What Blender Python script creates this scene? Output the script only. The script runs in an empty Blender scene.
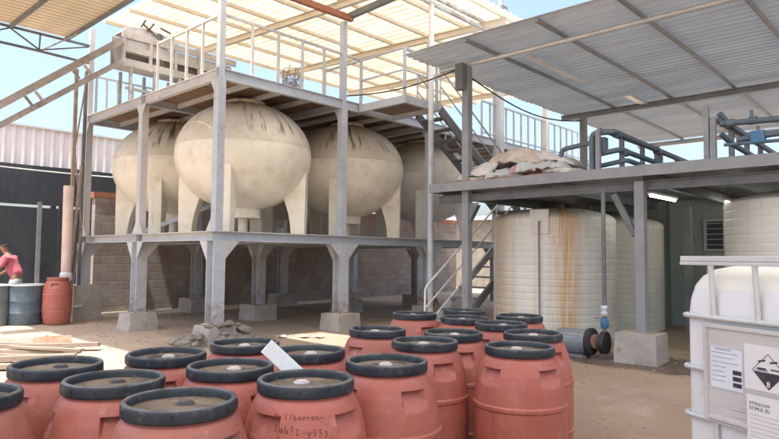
import bpy, bmesh, math, random
from mathutils import Vector, Matrix, noise
random.seed(7)
D = bpy.data
SC = bpy.context.scene
COL = SC.collection
R = math.radians
V = Vector

# ------------------------------------------------------------------ materials
def new_mat(name):
    m = D.materials.new(name); m.use_nodes = True
    nt = m.node_tree
    for n in list(nt.nodes): nt.nodes.remove(n)
    out = nt.nodes.new('ShaderNodeOutputMaterial')
    b = nt.nodes.new('ShaderNodeBsdfPrincipled')
    nt.links.new(b.outputs[0], out.inputs[0])
    return m, nt, b, out

def coords(nt, scale=(1, 1, 1), rnd=True):
    tc = nt.nodes.new('ShaderNodeTexCoord')
    mp = nt.nodes.new('ShaderNodeMapping'); mp.inputs['Scale'].default_value = scale
    if rnd:
        oi = nt.nodes.new('ShaderNodeObjectInfo')
        vm = nt.nodes.new('ShaderNodeVectorMath'); vm.operation = 'SCALE'
        cx = nt.nodes.new('ShaderNodeCombineXYZ')
        for i in range(3): nt.links.new(oi.outputs['Random'], cx.inputs[i])
        nt.links.new(cx.outputs[0], vm.inputs[0]); vm.inputs['Scale'].default_value = 37.0
        va = nt.nodes.new('ShaderNodeVectorMath'); va.operation = 'ADD'
        nt.links.new(tc.outputs['Object'], va.inputs[0]); nt.links.new(vm.outputs[0], va.inputs[1])
        nt.links.new(va.outputs[0], mp.inputs[0])
    else:
        nt.links.new(tc.outputs['Object'], mp.inputs[0])
    return mp.outputs[0], tc

def nz(nt, vec, scale, detail=4, rough=.6):
    n = nt.nodes.new('ShaderNodeTexNoise')
    n.inputs['Scale'].default_value = scale; n.inputs['Detail'].default_value = detail
    n.inputs['Roughness'].default_value = rough
    nt.links.new(vec, n.inputs['Vector'])
    return n.outputs['Fac']

def ramp(nt, fac, lo, hi):
    r = nt.nodes.new('ShaderNodeMapRange'); r.interpolation_type = 'SMOOTHSTEP'
    r.inputs[1].default_value = lo; r.inputs[2].default_value = hi
    nt.links.new(fac, r.inputs[0]); return r.outputs[0]

def mixc(nt, fac, a, b):
    m = nt.nodes.new('ShaderNodeMix'); m.data_type = 'RGBA'
    if isinstance(fac, (int, float)): m.inputs[0].default_value = fac
    else: nt.links.new(fac, m.inputs[0])
    for i, c in ((6, a), (7, b)):
        if isinstance(c, tuple): m.inputs[i].default_value = (*c, 1)
        else: nt.links.new(c, m.inputs[i])
    return m.outputs[2]

def math_(nt, op, a, b):
    m = nt.nodes.new('ShaderNodeMath'); m.operation = op; m.use_clamp = True
    for i, c in ((0, a), (1, b)):
        if isinstance(c, (int, float)): m.inputs[i].default_value = c
        else: nt.links.new(c, m.inputs[i])
    return m.outputs[0]

def bump(nt, b, h, strength, dist=.01):
    n = nt.nodes.new('ShaderNodeBump'); n.inputs['Strength'].default_value = strength
    n.inputs['Distance'].default_value = dist
    nt.links.new(h, n.inputs['Height']); nt.links.new(n.outputs[0], b.inputs['Normal'])

def surf(name, c1, c2, scale=3, rough=.6, metal=0, dirt=None, dirt_scale=6, dirt_lo=.55, dirt_hi=.75,
         bumps=.15, bscale=40, bdist=.004, dust=None, stretch=(1, 1, 1), spec=.4):
    m, nt, b, out = new_mat(name)
    vec, tc = coords(nt, stretch)
    col = mixc(nt, ramp(nt, nz(nt, vec, scale, 5), .3, .7), c1, c2)
    if dirt:
        col = mixc(nt, ramp(nt, nz(nt, vec, dirt_scale, 8, .7), dirt_lo, dirt_hi), col, dirt)
    if dust:                                                 # settled dust on what faces up
        g = nt.nodes.new('ShaderNodeNewGeometry'); sx = nt.nodes.new('ShaderNodeSeparateXYZ')
        nt.links.new(g.outputs['True Normal'], sx.inputs[0])
        f = math_(nt, 'MULTIPLY', ramp(nt, sx.outputs[2], .25, .95), ramp(nt, nz(nt, vec, 9, 6), .25, .6))
        col = mixc(nt, f, col, dust)
    nt.links.new(col, b.inputs['Base Color'])
    b.inputs['Metallic'].default_value = metal
    rr = nt.nodes.new('ShaderNodeMapRange')
    rr.inputs[3].default_value = max(0, rough - .12); rr.inputs[4].default_value = min(1, rough + .12)
    nt.links.new(nz(nt, vec, scale * 3, 4), rr.inputs[0]); nt.links.new(rr.outputs[0], b.inputs['Roughness'])
    b.inputs['Specular IOR Level'].default_value = spec
    if bumps: bump(nt, b, nz(nt, vec, bscale, 5), bumps, bdist)
    return m

M = {}
def mk_steel():
    m, nt, b, out = new_mat('grey_paint_rusting')
    vec, tc = coords(nt)
    col = mixc(nt, ramp(nt, nz(nt, vec, 2.5, 5), .3, .7), (.44, .475, .51), (.51, .545, .58))
    col = mixc(nt, math_(nt, 'MULTIPLY', ramp(nt, nz(nt, vec, 6, 8, .7), .56, .7), .75), col, (.27, .24, .2))
    col = mixc(nt, math_(nt, 'MULTIPLY', ramp(nt, nz(nt, vec, 17, 8, .75), .6, .7), .8), col, (.17, .085, .05))
    sx = nt.nodes.new('ShaderNodeSeparateXYZ'); nt.links.new(tc.outputs['Object'], sx.inputs[0])
    f = math_(nt, 'MULTIPLY', ramp(nt, sx.outputs[2], 1.1, .3), ramp(nt, nz(nt, vec, 7, 7, .7), .4, .62))      # splash and rust at the feet
    col = mixc(nt, math_(nt, 'MULTIPLY', f, .75), col, (.24, .165, .115))
    nt.links.new(col, b.inputs['Base Color']); b.inputs['Roughness'].default_value = .5
    bump(nt, b, nz(nt, vec, 22, 5), .2, .004)
    return m
M['steel'] = mk_steel()
M['steel_warm'] = surf('pale_paint_and_bounce', (.5, .495, .485), (.58, .57, .56), 2.5, .55, 0, (.3, .24, .18), 6, .6, .74)  # also carries warm bounce light on the platform's left face
M['cream_beam'] = surf('cream_painted_beam', (.62, .56, .46), (.7, .64, .54), 2.5, .6, 0, (.45, .36, .26), 5, .6, .8)
M['steel_dark'] = surf('dark_grey_paint', (.13, .14, .145), (.19, .195, .2), 3, .55, 0, (.2, .15, .11), 5, .6, .8)
M['shed_steel'] = surf('shed_grey_paint', (.225, .235, .245), (.285, .295, .305), 3, .5, 0, (.17, .13, .1), 5, .62, .8)
M['galv'] = surf('galvanised', (.55, .57, .58), (.66, .67, .68), 6, .35, .35, (.4, .36, .3), 8, .65, .85)
M['white_tube'] = surf('white_and_sunlit_pipe', (.72, .72, .7), (.8, .8, .79), 4, .45, 0, (.45, .4, .33), 7, .62, .85)  # also stands for sunlit steel on the stairs and round column
M['rust'] = surf('rusty_steel', (.22, .12, .075), (.3, .17, .11), 5, .8, 0, (.1, .06, .045), 9, .5, .7, .3)
M['rustbeam'] = surf('red_oxide_primer', (.3, .12, .08), (.36, .16, .1), 4, .7, 0, (.16, .09, .06), 7, .6, .8)
M['brown_angle'] = surf('weathered_brown_angle', (.3, .24, .18), (.4, .33, .27), 5, .8, 0, (.2, .12, .08), 9, .55, .75)
M['plank'] = surf('deck_boards', (.2, .135, .09), (.29, .21, .15), 2, .85, 0, (.12, .09, .07), 4, .5, .7, .3, 20, .006, stretch=(.6, 4, 4))
M['wood'] = surf('old_wood', (.24, .18, .14), (.31, .25, .2), 3, .85, 0, (.14, .09, .06), 6, .55, .75, .4, 30, .006, stretch=(5, .6, 5))
M['concrete'] = surf('cast_concrete', (.36, .33, .29), (.45, .415, .37), 3, .9, 0, (.24, .2, .16), 5, .55, .75, .6, 25, .012, dust=(.44, .37, .28))
M['rubble'] = surf('rubble_stone', (.2, .18, .15), (.29, .26, .21), 4, .95, 0, (.12, .11, .085), 8, .5, .7, .6, 20, .02)
M['lid_ring'] = surf('black_ring_plastic', (.016, .02, .025), (.036, .043, .05), 9, .5, 0, (.13, .13, .12), 16, .55, .74, .15, 60, .002, dust=(.17, .165, .15))
M['lid'] = surf('dusty_lid', (.145, .105, .068), (.235, .178, .12), 6, .8, 0, (.055, .04, .03), 5, .47, .64, .2, 30, .004)
M['bung'] = surf('grey_bung', (.5, .48, .44), (.62, .6, .56), 8, .5, 0, (.2, .17, .14), 12, .55, .75)
M['bung_dark'] = surf('dark_bung', (.05, .05, .048), (.09, .085, .08), 8, .5)
M['ink'] = surf('marker_ink', (.17, .045, .035), (.22, .06, .048), 40, .8, 0, bumps=0)
M['drum_blue'] = surf('blue_grey_drum', (.075, .11, .14), (.11, .15, .185), 4, .5, 0, (.22, .23, .23), 7, .58, .72, .2, 20)
M['drum_grey'] = surf('grey_drum', (.14, .16, .17), (.19, .21, .22), 4, .5, 0, (.26, .26, .26), 5, .55, .75, .2, 20)
M['drum_rim'] = surf('pale_drum_rim', (.68, .68, .66), (.78, .78, .76), 6, .5)
def mk_bottle():
    m, nt, b, out = new_mat('white_hdpe_with_level')
    vec, tc = coords(nt)
    sx = nt.nodes.new('ShaderNodeSeparateXYZ'); nt.links.new(tc.outputs['Object'], sx.inputs[0])
    col = mixc(nt, ramp(nt, sx.outputs[2], 1.035, 1.04), (.7, .7, .69), (.77, .75, .66))    # filled below, empty cream wall above
    col = mixc(nt, math_(nt, 'MULTIPLY', ramp(nt, nz(nt, vec, 6, 7, .7), .5, .75), .4), col, (.47, .44, .38))
    nt.links.new(col, b.inputs['Base Color']); b.inputs['Roughness'].default_value = .4
    b.inputs['Subsurface Weight'].default_value = .15; b.inputs['Subsurface Radius'].default_value = (.03, .03, .025)
    bump(nt, b, nz(nt, vec, 4, 3), .12, .01)
    return m
M['bottle'] = mk_bottle()
M['cage'] = surf('galvanised_cage', (.52, .53, .505), (.6, .605, .58), 5, .4, .15, (.5, .46, .4), 8, .62, .85, .05)
M['plate'] = surf('tin_plate', (.5, .47, .445), (.58, .55, .52), 4, .5, .1, (.42, .37, .34), 4, .55, .8, .08)
M['paper'] = surf('label_paper', (.66, .645, .63), (.7, .69, .675), 6, .6, bumps=.03)
M['paper_blue'] = surf('form_paper', (.62, .645, .67), (.67, .69, .71), 6, .6, bumps=.03)
M['print'] = surf('black_print', (.035, .03, .035), (.06, .055, .06), 30, .6, bumps=0)
M['print_grey'] = surf('grey_print', (.3, .29, .3), (.4, .39, .4), 30, .7, bumps=0)
M['print_pink'] = surf('pink_print', (.55, .42, .42), (.6, .48, .47), 30, .7, bumps=0)
M['white_print'] = surf('white_print', (.8, .8, .8), (.85, .85, .85), 30, .6, bumps=0)
M['sack_white'] = surf('woven_sack_white', (.5, .475, .45), (.62, .59, .56), 5, .85, 0, (.4, .35, .31), 6, .52, .75, .5, 30, .015)
M['sack_tan'] = surf('woven_sack_tan', (.46, .385, .31), (.55, .47, .39), 5, .85, 0, (.58, .54, .5), 5, .5, .7, .5, 30, .015)
M['sack_grey'] = surf('woven_sack_grey', (.4, .42, .42), (.52, .53, .52), 5, .85, 0, (.6, .5, .45), 5, .55, .7, .5, 30, .015)
M['cloth_red'] = surf('faded_red_cloth', (.42, .25, .23), (.5, .33, .3), 6, .9, 0, (.35, .15, .13), 9, .5, .7, .4, 25, .01)
M['pipe_blue'] = surf('blue_grey_pvc', (.09, .125, .16), (.13, .17, .21), 5, .45, 0, (.2, .2, .2), 9, .6, .85)
M['valve_blue'] = surf('blue_valve', (.05, .15, .3), (.08, .2, .36), 8, .45, 0, (.2, .2, .2), 9, .6, .8)
M['motor'] = surf('blue_grey_motor', (.2, .225, .245), (.26, .285, .305), 5, .45, .1, (.3, .26, .21), 7, .58, .8)
M['black'] = surf('black_rubber', (.02, .02, .022), (.04, .04, .042), 6, .6)
M['pinkpipe'] = surf('pinkish_pvc', (.62, .48, .42), (.7, .57, .5), 3, .5, 0, (.45, .33, .28), 5, .55, .8)
M['greenwall'] = surf('dark_green_panel', (.3, .36, .33), (.37, .43, .4), 1.5, .7, 0, (.22, .26, .24), 3, .5, .8)
M['darkwall'] = surf('dark_panel', (.06, .065, .075), (.085, .09, .1), 2, .8)
M['conv'] = surf('dusty_conveyor_steel', (.44, .41, .38), (.54, .51, .48), 3, .7, 0, (.3, .25, .21), 5, .52, .75)
M['conv_rail'] = surf('dusty_conveyor_rail', (.3, .265, .235), (.38, .34, .305), 3, .75, 0, (.2, .155, .125), 5, .5, .72)
M['conv_dark'] = surf('conveyor_belt', (.1, .085, .075), (.15, .125, .11), 4, .8)
M['skin'] = surf('skin', (.2, .11, .075), (.24, .13, .09), 6, .5, bumps=.05)
M['hair'] = surf('hair', (.015, .012, .01), (.025, .02, .017), 30, .6)
M['shirt'] = surf('red_shirt', (.42, .1, .13), (.52, .15, .18), 5, .9, bumps=.3, bscale=15, bdist=.02)
M['trouser'] = surf('grey_trousers', (.3, .31, .32), (.37, .38, .39), 5, .9, bumps=.3, bscale=15, bdist=.02)
M['board'] = surf('white_board', (.76, .78, .77), (.82, .84, .83), 4, .5, 0, (.62, .6, .56), 6, .6, .85)
M['litter'] = surf('white_litter', (.7, .69, .66), (.8, .79, .77), 8, .8)
M['green_moss'] = surf('green_paint_trace', (.16, .22, .15), (.24, .28, .2), 5, .8)
M['gravel'] = surf('loose_stones', (.33, .27, .2), (.45, .38, .29), 12, .95, 0, (.22, .17, .12), 20, .5, .7)
M['net'] = surf('black_shade_net', (.027, .033, .042), (.042, .049, .058), 1.2, .9, 0, (.05, .057, .066), 2, .55, .8, .3, 6, .05, stretch=(1, 1, .35))
M['clad'] = surf('pinkish_white_cladding', (.66, .62, .62), (.74, .71, .7), .8, .5, 0, (.58, .52, .5), 2, .55, .85, stretch=(2, 2, .3))

# barrel body: faded orange-red plastic, scuffs and dust
def mk_barrel():
    m, nt, b, out = new_mat('faded_red_plastic')
    vec, tc = coords(nt)
    col = mixc(nt, ramp(nt, nz(nt, vec, 4, 5), .3, .7), (.39, .108, .078), (.47, .142, .105))
    oi = nt.nodes.new('ShaderNodeObjectInfo')
    col = mixc(nt, math_(nt, 'MULTIPLY', oi.outputs['Random'], .8), col, (.33, .125, .09))
    vs, _ = coords(nt, (9, 9, .8))
    col = mixc(nt, math_(nt, 'MULTIPLY', ramp(nt, nz(nt, vs, 3, 5), .52, .8), .4), col, (.26, .075, .06))
    col = mixc(nt, math_(nt, 'MULTIPLY', ramp(nt, nz(nt, vec, 11, 9, .8), .54, .7), .6), col, (.55, .32, .25))
    col = mixc(nt, math_(nt, 'MULTIPLY', ramp(nt, nz(nt, vec, 4, 9, .8), .53, .7), .6), col, (.3, .15, .1))
    vq, _ = coords(nt, (3, 3, 14))
    col = mixc(nt, math_(nt, 'MULTIPLY', ramp(nt, nz(nt, vq, 6, 8, .8), .64, .72), .5), col, (.2, .07, .055))
    nt.links.new(col, b.inputs['Base Color'])
    b.inputs['Roughness'].default_value = .42; b.inputs['Specular IOR Level'].default_value = .4
    bump(nt, b, nz(nt, vec, 18, 4), .1, .006)
    return m
M['barrel'] = mk_barrel()

def mk_tank(name, c1, c2, streak, z0, z1, dens):
    m, nt, b, out = new_mat(name)
    vec, tc = coords(nt)
    col = mixc(nt, ramp(nt, nz(nt, vec, 2.2, 6), .3, .7), c1, c2)
    col = mixc(nt, math_(nt, 'MULTIPLY', ramp(nt, nz(nt, vec, 1.6, 9, .7), .45, .7), .45), col, (.5, .39, .28))
    sx = nt.nodes.new('ShaderNodeSeparateXYZ'); nt.links.new(tc.outputs['Object'], sx.inputs[0])
    at = nt.nodes.new('ShaderNodeMath'); at.operation = 'ARCTAN2'; nt.links.new(sx.outputs[1], at.inputs[0]); nt.links.new(sx.outputs[0], at.inputs[1])
    cb = nt.nodes.new('ShaderNodeCombineXYZ'); oi = nt.nodes.new('ShaderNodeObjectInfo')
    ml = nt.nodes.new('ShaderNodeMath'); ml.operation = 'MULTIPLY'; ml.inputs[1].default_value = 9.0; nt.links.new(at.outputs[0], ml.inputs[0])
    m2 = nt.nodes.new('ShaderNodeMath'); m2.operation = 'MULTIPLY'; m2.inputs[1].default_value = .9; nt.links.new(sx.outputs[2], m2.inputs[0])
    m3 = nt.nodes.new('ShaderNodeMath'); m3.operation = 'MULTIPLY'; m3.inputs[1].default_value = 40.0; nt.links.new(oi.outputs['Random'], m3.inputs[0])
    nt.links.new(ml.outputs[0], cb.inputs[0]); nt.links.new(m3.outputs[0], cb.inputs[1]); nt.links.new(m2.outputs[0], cb.inputs[2]); vs = cb.outputs[0]
    zf = ramp(nt, sx.outputs[2], z0, z1)
    f = math_(nt, 'MULTIPLY', ramp(nt, nz(nt, vs, 1.3, 6, .65), dens, dens + .1), zf)
    f = math_(nt, 'MULTIPLY', f, ramp(nt, nz(nt, vec, 1.1, 2), .42, .6))
    col = mixc(nt, math_(nt, 'MULTIPLY', f, .8), col, streak)
    nt.links.new(col, b.inputs['Base Color'])
    b.inputs['Roughness'].default_value = .55
    bump(nt, b, nz(nt, vec, 5, 6, .65), .3, .02)
    return m
M['tank_dome'] = mk_tank('tank_dome_stained', (.62, .55, .43), (.72, .645, .52), (.035, .028, .024), .25, .45, .51)
M['tank_shell'] = mk_tank('tank_shell_cream', (.8, .745, .6), (.86, .805, .67), (.36, .24, .15), -.2, .2, .6)
M['tank_white'] = mk_tank('tank_shell_white', (.68, .64, .58), (.74, .71, .65), (.3, .22, .16), .2, .5, .58)

def mk_polytank():
    m, nt, b, out = new_mat('white_polyethylene')
    vec, tc = coords(nt)
    col = mixc(nt, ramp(nt, nz(nt, vec, 1.5, 5), .3, .7), (.65, .635, .57), (.73, .715, .65))
    sx = nt.nodes.new('ShaderNodeSeparateXYZ'); nt.links.new(tc.outputs['Object'], sx.inputs[0])
    at = nt.nodes.new('ShaderNodeMath'); at.operation = 'ARCTAN2'
    nt.links.new(sx.outputs[1], at.inputs[0]); nt.links.new(sx.outputs[0], at.inputs[1])
    cb = nt.nodes.new('ShaderNodeCombineXYZ'); nt.links.new(at.outputs[0], cb.inputs[0])
    sc = nt.nodes.new('ShaderNodeMath'); sc.operation = 'MULTIPLY'; sc.inputs[1].default_value = .22
    nt.links.new(sx.outputs[2], sc.inputs[0]); nt.links.new(sc.outputs[0], cb.inputs[2])
    zf = ramp(nt, sx.outputs[2], -.5, 2.4)
    f = math_(nt, 'MULTIPLY', ramp(nt, nz(nt, cb.outputs[0], 11, 5, .6), .57, .7), zf)
    col = mixc(nt, math_(nt, 'MULTIPLY', f, .65), col, (.45, .24, .1))
    # the broad rust run below the overflow, at fixed angle on the wall of the tank
    def band(c, w):
        d = nt.nodes.new('ShaderNodeMath'); d.operation = 'SUBTRACT'; nt.links.new(at.outputs[0], d.inputs[0]); d.inputs[1].default_value = c
        a = nt.nodes.new('ShaderNodeMath'); a.operation = 'ABSOLUTE'; nt.links.new(d.outputs[0], a.inputs[0])
        r = nt.nodes.new('ShaderNodeMapRange'); r.interpolation_type = 'SMOOTHSTEP'
        r.inputs[1].default_value = w; r.inputs[2].default_value = w * .25
        nt.links.new(a.outputs[0], r.inputs[0]); return r.outputs[0]
    cb3 = nt.nodes.new('ShaderNodeCombineXYZ'); nt.links.new(at.outputs[0], cb3.inputs[0])
    sc3 = nt.nodes.new('ShaderNodeMath'); sc3.operation = 'MULTIPLY'; sc3.inputs[1].default_value = .035
    nt.links.new(sx.outputs[2], sc3.inputs[0]); nt.links.new(sc3.outputs[0], cb3.inputs[2])
    n2 = ramp(nt, nz(nt, cb3.outputs[0], 26, 6, .7), .3, .62)
    n3 = ramp(nt, nz(nt, vec, 3, 6, .6), .25, .6)
    n2 = math_(nt, 'MULTIPLY', n2, math_(nt, 'ADD', math_(nt, 'MULTIPLY', n3, .5), .5))
    col = mixc(nt, math_(nt, 'MULTIPLY', ramp(nt, nz(nt, cb3.outputs[0], 7, 4, .6), .5, .7), .35), col, (.5, .52, .44))
    for c, w, s in ((-2.47, .19, 1.0), (-2.3, .09, .7), (-2.66, .12, .4), (2.62, .34, .6), (2.95, .1, .4), (-2.95, .06, .3)):
        col = mixc(nt, math_(nt, 'MULTIPLY', math_(nt, 'MULTIPLY', band(c, w), n2), s), col, (.6, .34, .12))
    nt.links.new(col, b.inputs['Base Color'])
    b.inputs['Roughness'].default_value = .45
    bump(nt, b, nz(nt, vec, 3, 2), .06, .01)
    return m
M['poly'] = mk_polytank()

def mk_ground():
    m, nt, b, out = new_mat('packed_earth')
    vec, tc = coords(nt, rnd=False)
    col = mixc(nt, ramp(nt, nz(nt, vec, .35, 6), .35, .65), (0.330, 0.240, 0.167), (0.400, 0.301, 0.222))
    col = mixc(nt, math_(nt, 'MULTIPLY', ramp(nt, nz(nt, vec, 1.3, 8, .65), .5, .72), .8), col, (0.452, 0.359, 0.276))
    col = mixc(nt, math_(nt, 'MULTIPLY', ramp(nt, nz(nt, vec, .8, 7, .7), .56, .7), .55), col, (0.261, 0.184, 0.132))
    vs, _ = coords(nt, (1.2, .35, 1), rnd=False)
    col = mixc(nt, math_(nt, 'MULTIPLY', ramp(nt, nz(nt, vs, 2.6, 7, .7), .52, .7), .45), col, (0.295, 0.191, 0.125))
    col = mixc(nt, math_(nt, 'MULTIPLY', ramp(nt, nz(nt, vec, 22, 8, .75), .5, .75), .5), col, (0.174, 0.122, 0.085))
    # patchy paler tone towards the open yard
    sx = nt.nodes.new('ShaderNodeSeparateXYZ'); nt.links.new(tc.outputs['Object'], sx.inputs[0])
    yf = ramp(nt, sx.outputs[1], 7.0, 11.5)
    col = mixc(nt, math_(nt, 'MULTIPLY', math_(nt, 'MULTIPLY', yf, ramp(nt, nz(nt, vec, .9, 6), .3, .6)), .8), col, (.45, .37, .285))
    col = mixc(nt, math_(nt, 'MULTIPLY', ramp(nt, nz(nt, vec, 70, 6, .8), .55, .72), .6), col, (.42, .36, .28))
    col = mixc(nt, math_(nt, 'MULTIPLY', ramp(nt, nz(nt, vec, 5, 9, .8), .57, .66), .45), col, (.17, .12, .085))
    vd = nt.nodes.new('ShaderNodeVectorMath'); vd.operation = 'DISTANCE'
    ms = nt.nodes.new('ShaderNodeMapping'); ms.inputs['Scale'].default_value = (1.3, .5, 1); nt.links.new(tc.outputs['Object'], ms.inputs[0])
    nt.links.new(ms.outputs[0], vd.inputs[0]); vd.inputs[1].default_value = (9.45 * 1.3, 3.5 * .5, 0)
    sb = nt.nodes.new('ShaderNodeMath'); sb.operation = 'ADD'; nt.links.new(vd.outputs['Value'], sb.inputs[0]); nt.links.new(nz(nt, vec, 2.2, 6, .65), sb.inputs[1])
    wet = ramp(nt, sb.outputs[0], 1.6, 1.3)                              # water leaking from the pump
    col = mixc(nt, math_(nt, 'MULTIPLY', wet, .8), col, (.085, .06, .045))
    nt.links.new(col, b.inputs['Base Color'])
    b.inputs['Roughness'].default_value = .95; b.inputs['Specular IOR Level'].default_value = .2
    wr_ = nt.nodes.new('ShaderNodeMapRange'); wr_.inputs[3].default_value = .95; wr_.inputs[4].default_value = .35
    nt.links.new(wet, wr_.inputs[0]); nt.links.new(wr_.outputs[0], b.inputs['Roughness'])
    h = nt.nodes.new('ShaderNodeMath'); h.operation = 'ADD'
    nt.links.new(nz(nt, vec, 3, 8, .7), h.inputs[0]); nt.links.new(nz(nt, vec, 30, 6, .7), h.inputs[1])
    bump(nt, b, h.outputs[0], .5, .03)
    return m
M['ground'] = mk_ground()

def mk_block(name, c1, c2, mortar, sc, tilt=True):
    m, nt, b, out = new_mat(name)
    tc = nt.nodes.new('ShaderNodeTexCoord')
    sx = nt.nodes.new('ShaderNodeSeparateXYZ'); nt.links.new(tc.outputs['Object'], sx.inputs[0])
    cb = nt.nodes.new('ShaderNodeCombineXYZ')
    ad = nt.nodes.new('ShaderNodeMath'); nt.links.new(sx.outputs[0], ad.inputs[0]); nt.links.new(sx.outputs[1], ad.inputs[1])
    nt.links.new(ad.outputs[0], cb.inputs[0]); nt.links.new(sx.outputs[2], cb.inputs[1])
    br = nt.nodes.new('ShaderNodeTexBrick')
    br.inputs['Scale'].default_value = 1; br.inputs['Brick Width'].default_value = .42; br.inputs['Row Height'].default_value = .215
    br.inputs['Mortar Size'].default_value = .014; br.inputs['Mortar Smooth'].default_value = .4
    br.inputs['Color1'].default_value = (*c1, 1); br.inputs['Color2'].default_value = (*c2, 1); br.inputs['Mortar'].default_value = (*mortar, 1)
    nt.links.new(cb.outputs[0], br.inputs['Vector'])
    col = mixc(nt, math_(nt, 'MULTIPLY', ramp(nt, nz(nt, tc.outputs['Object'], 3, 9, .75), .42, .62), .8), br.outputs['Color'], mortar)
    col = mixc(nt, math_(nt, 'MULTIPLY', ramp(nt, nz(nt, tc.outputs['Object'], .8, 6, .6), .45, .65), .55), col, (.2, .15, .12))
    nt.links.new(col, b.inputs['Base Color']); b.inputs['Roughness'].default_value = .95
    h = nt.nodes.new('ShaderNodeMath'); h.operation = 'MULTIPLY_ADD'
    nt.links.new(br.outputs['Fac'], h.inputs[0]); h.inputs[1].default_value = -1.2
    nt.links.new(nz(nt, tc.outputs['Object'], 25, 5), h.inputs[2])
    bump(nt, b, h.outputs[0], .6, .012)
    return m
M['blocks'] = mk_block('block_masonry', (.34, .285, .245), (.41, .35, .3), (.3, .255, .22), 1)

def mk_sheet(name, c1, c2, trans, dirt):
    m, nt, b, out = new_mat(name)
    vec, tc = coords(nt, (1.5, .3, 1))
    col = mixc(nt, ramp(nt, nz(nt, vec, 1.2, 5), .3, .7), c1, c2)
    col = mixc(nt, math_(nt, 'MULTIPLY', ramp(nt, nz(nt, vec, 2.3, 7, .7), .5, .75), .5), col, dirt)
    nt.links.new(col, b.inputs['Base Color']); b.inputs['Roughness'].default_value = .6
    t = nt.nodes.new('ShaderNodeBsdfTranslucent'); nt.links.new(col, t.inputs[0])
    mx = nt.nodes.new('ShaderNodeMixShader'); mx.inputs[0].default_value = trans
    nt.links.new(b.outputs[0], mx.inputs[1]); nt.links.new(t.outputs[0], mx.inputs[2])
    nt.links.new(mx.outputs[0], out.inputs[0])
    return m
M['cream_sheet'] = mk_sheet('cream_fibre_sheet', (.82, .76, .64), (.88, .83, .73), .58, (.74, .64, .49))
M['clear_sheet'] = mk_sheet('milky_fibre_sheet', (.88, .87, .85), (.92, .91, .89), .62, (.8, .78, .74))
M['cream_sheet_left'] = mk_sheet('ochre_fibre_sheet', (.62, .54, .42), (.7, .62, .5), .34, (.52, .44, .355))

M['greysheet'] = mk_sheet('weathered_grey_sheet', (.53, .575, .61), (.62, .655, .68), .25, (.44, .43, .41))
def mk_lamp():
    m, nt, b, out = new_mat('lit_tube')
    b.inputs['Base Color'].default_value = (.9, .92, .9, 1)
    b.inputs['Emission Color'].default_value = (.93, 1, .96, 1); b.inputs['Emission Strength'].default_value = 9.0
    return m
M['lamp'] = mk_lamp()

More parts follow.
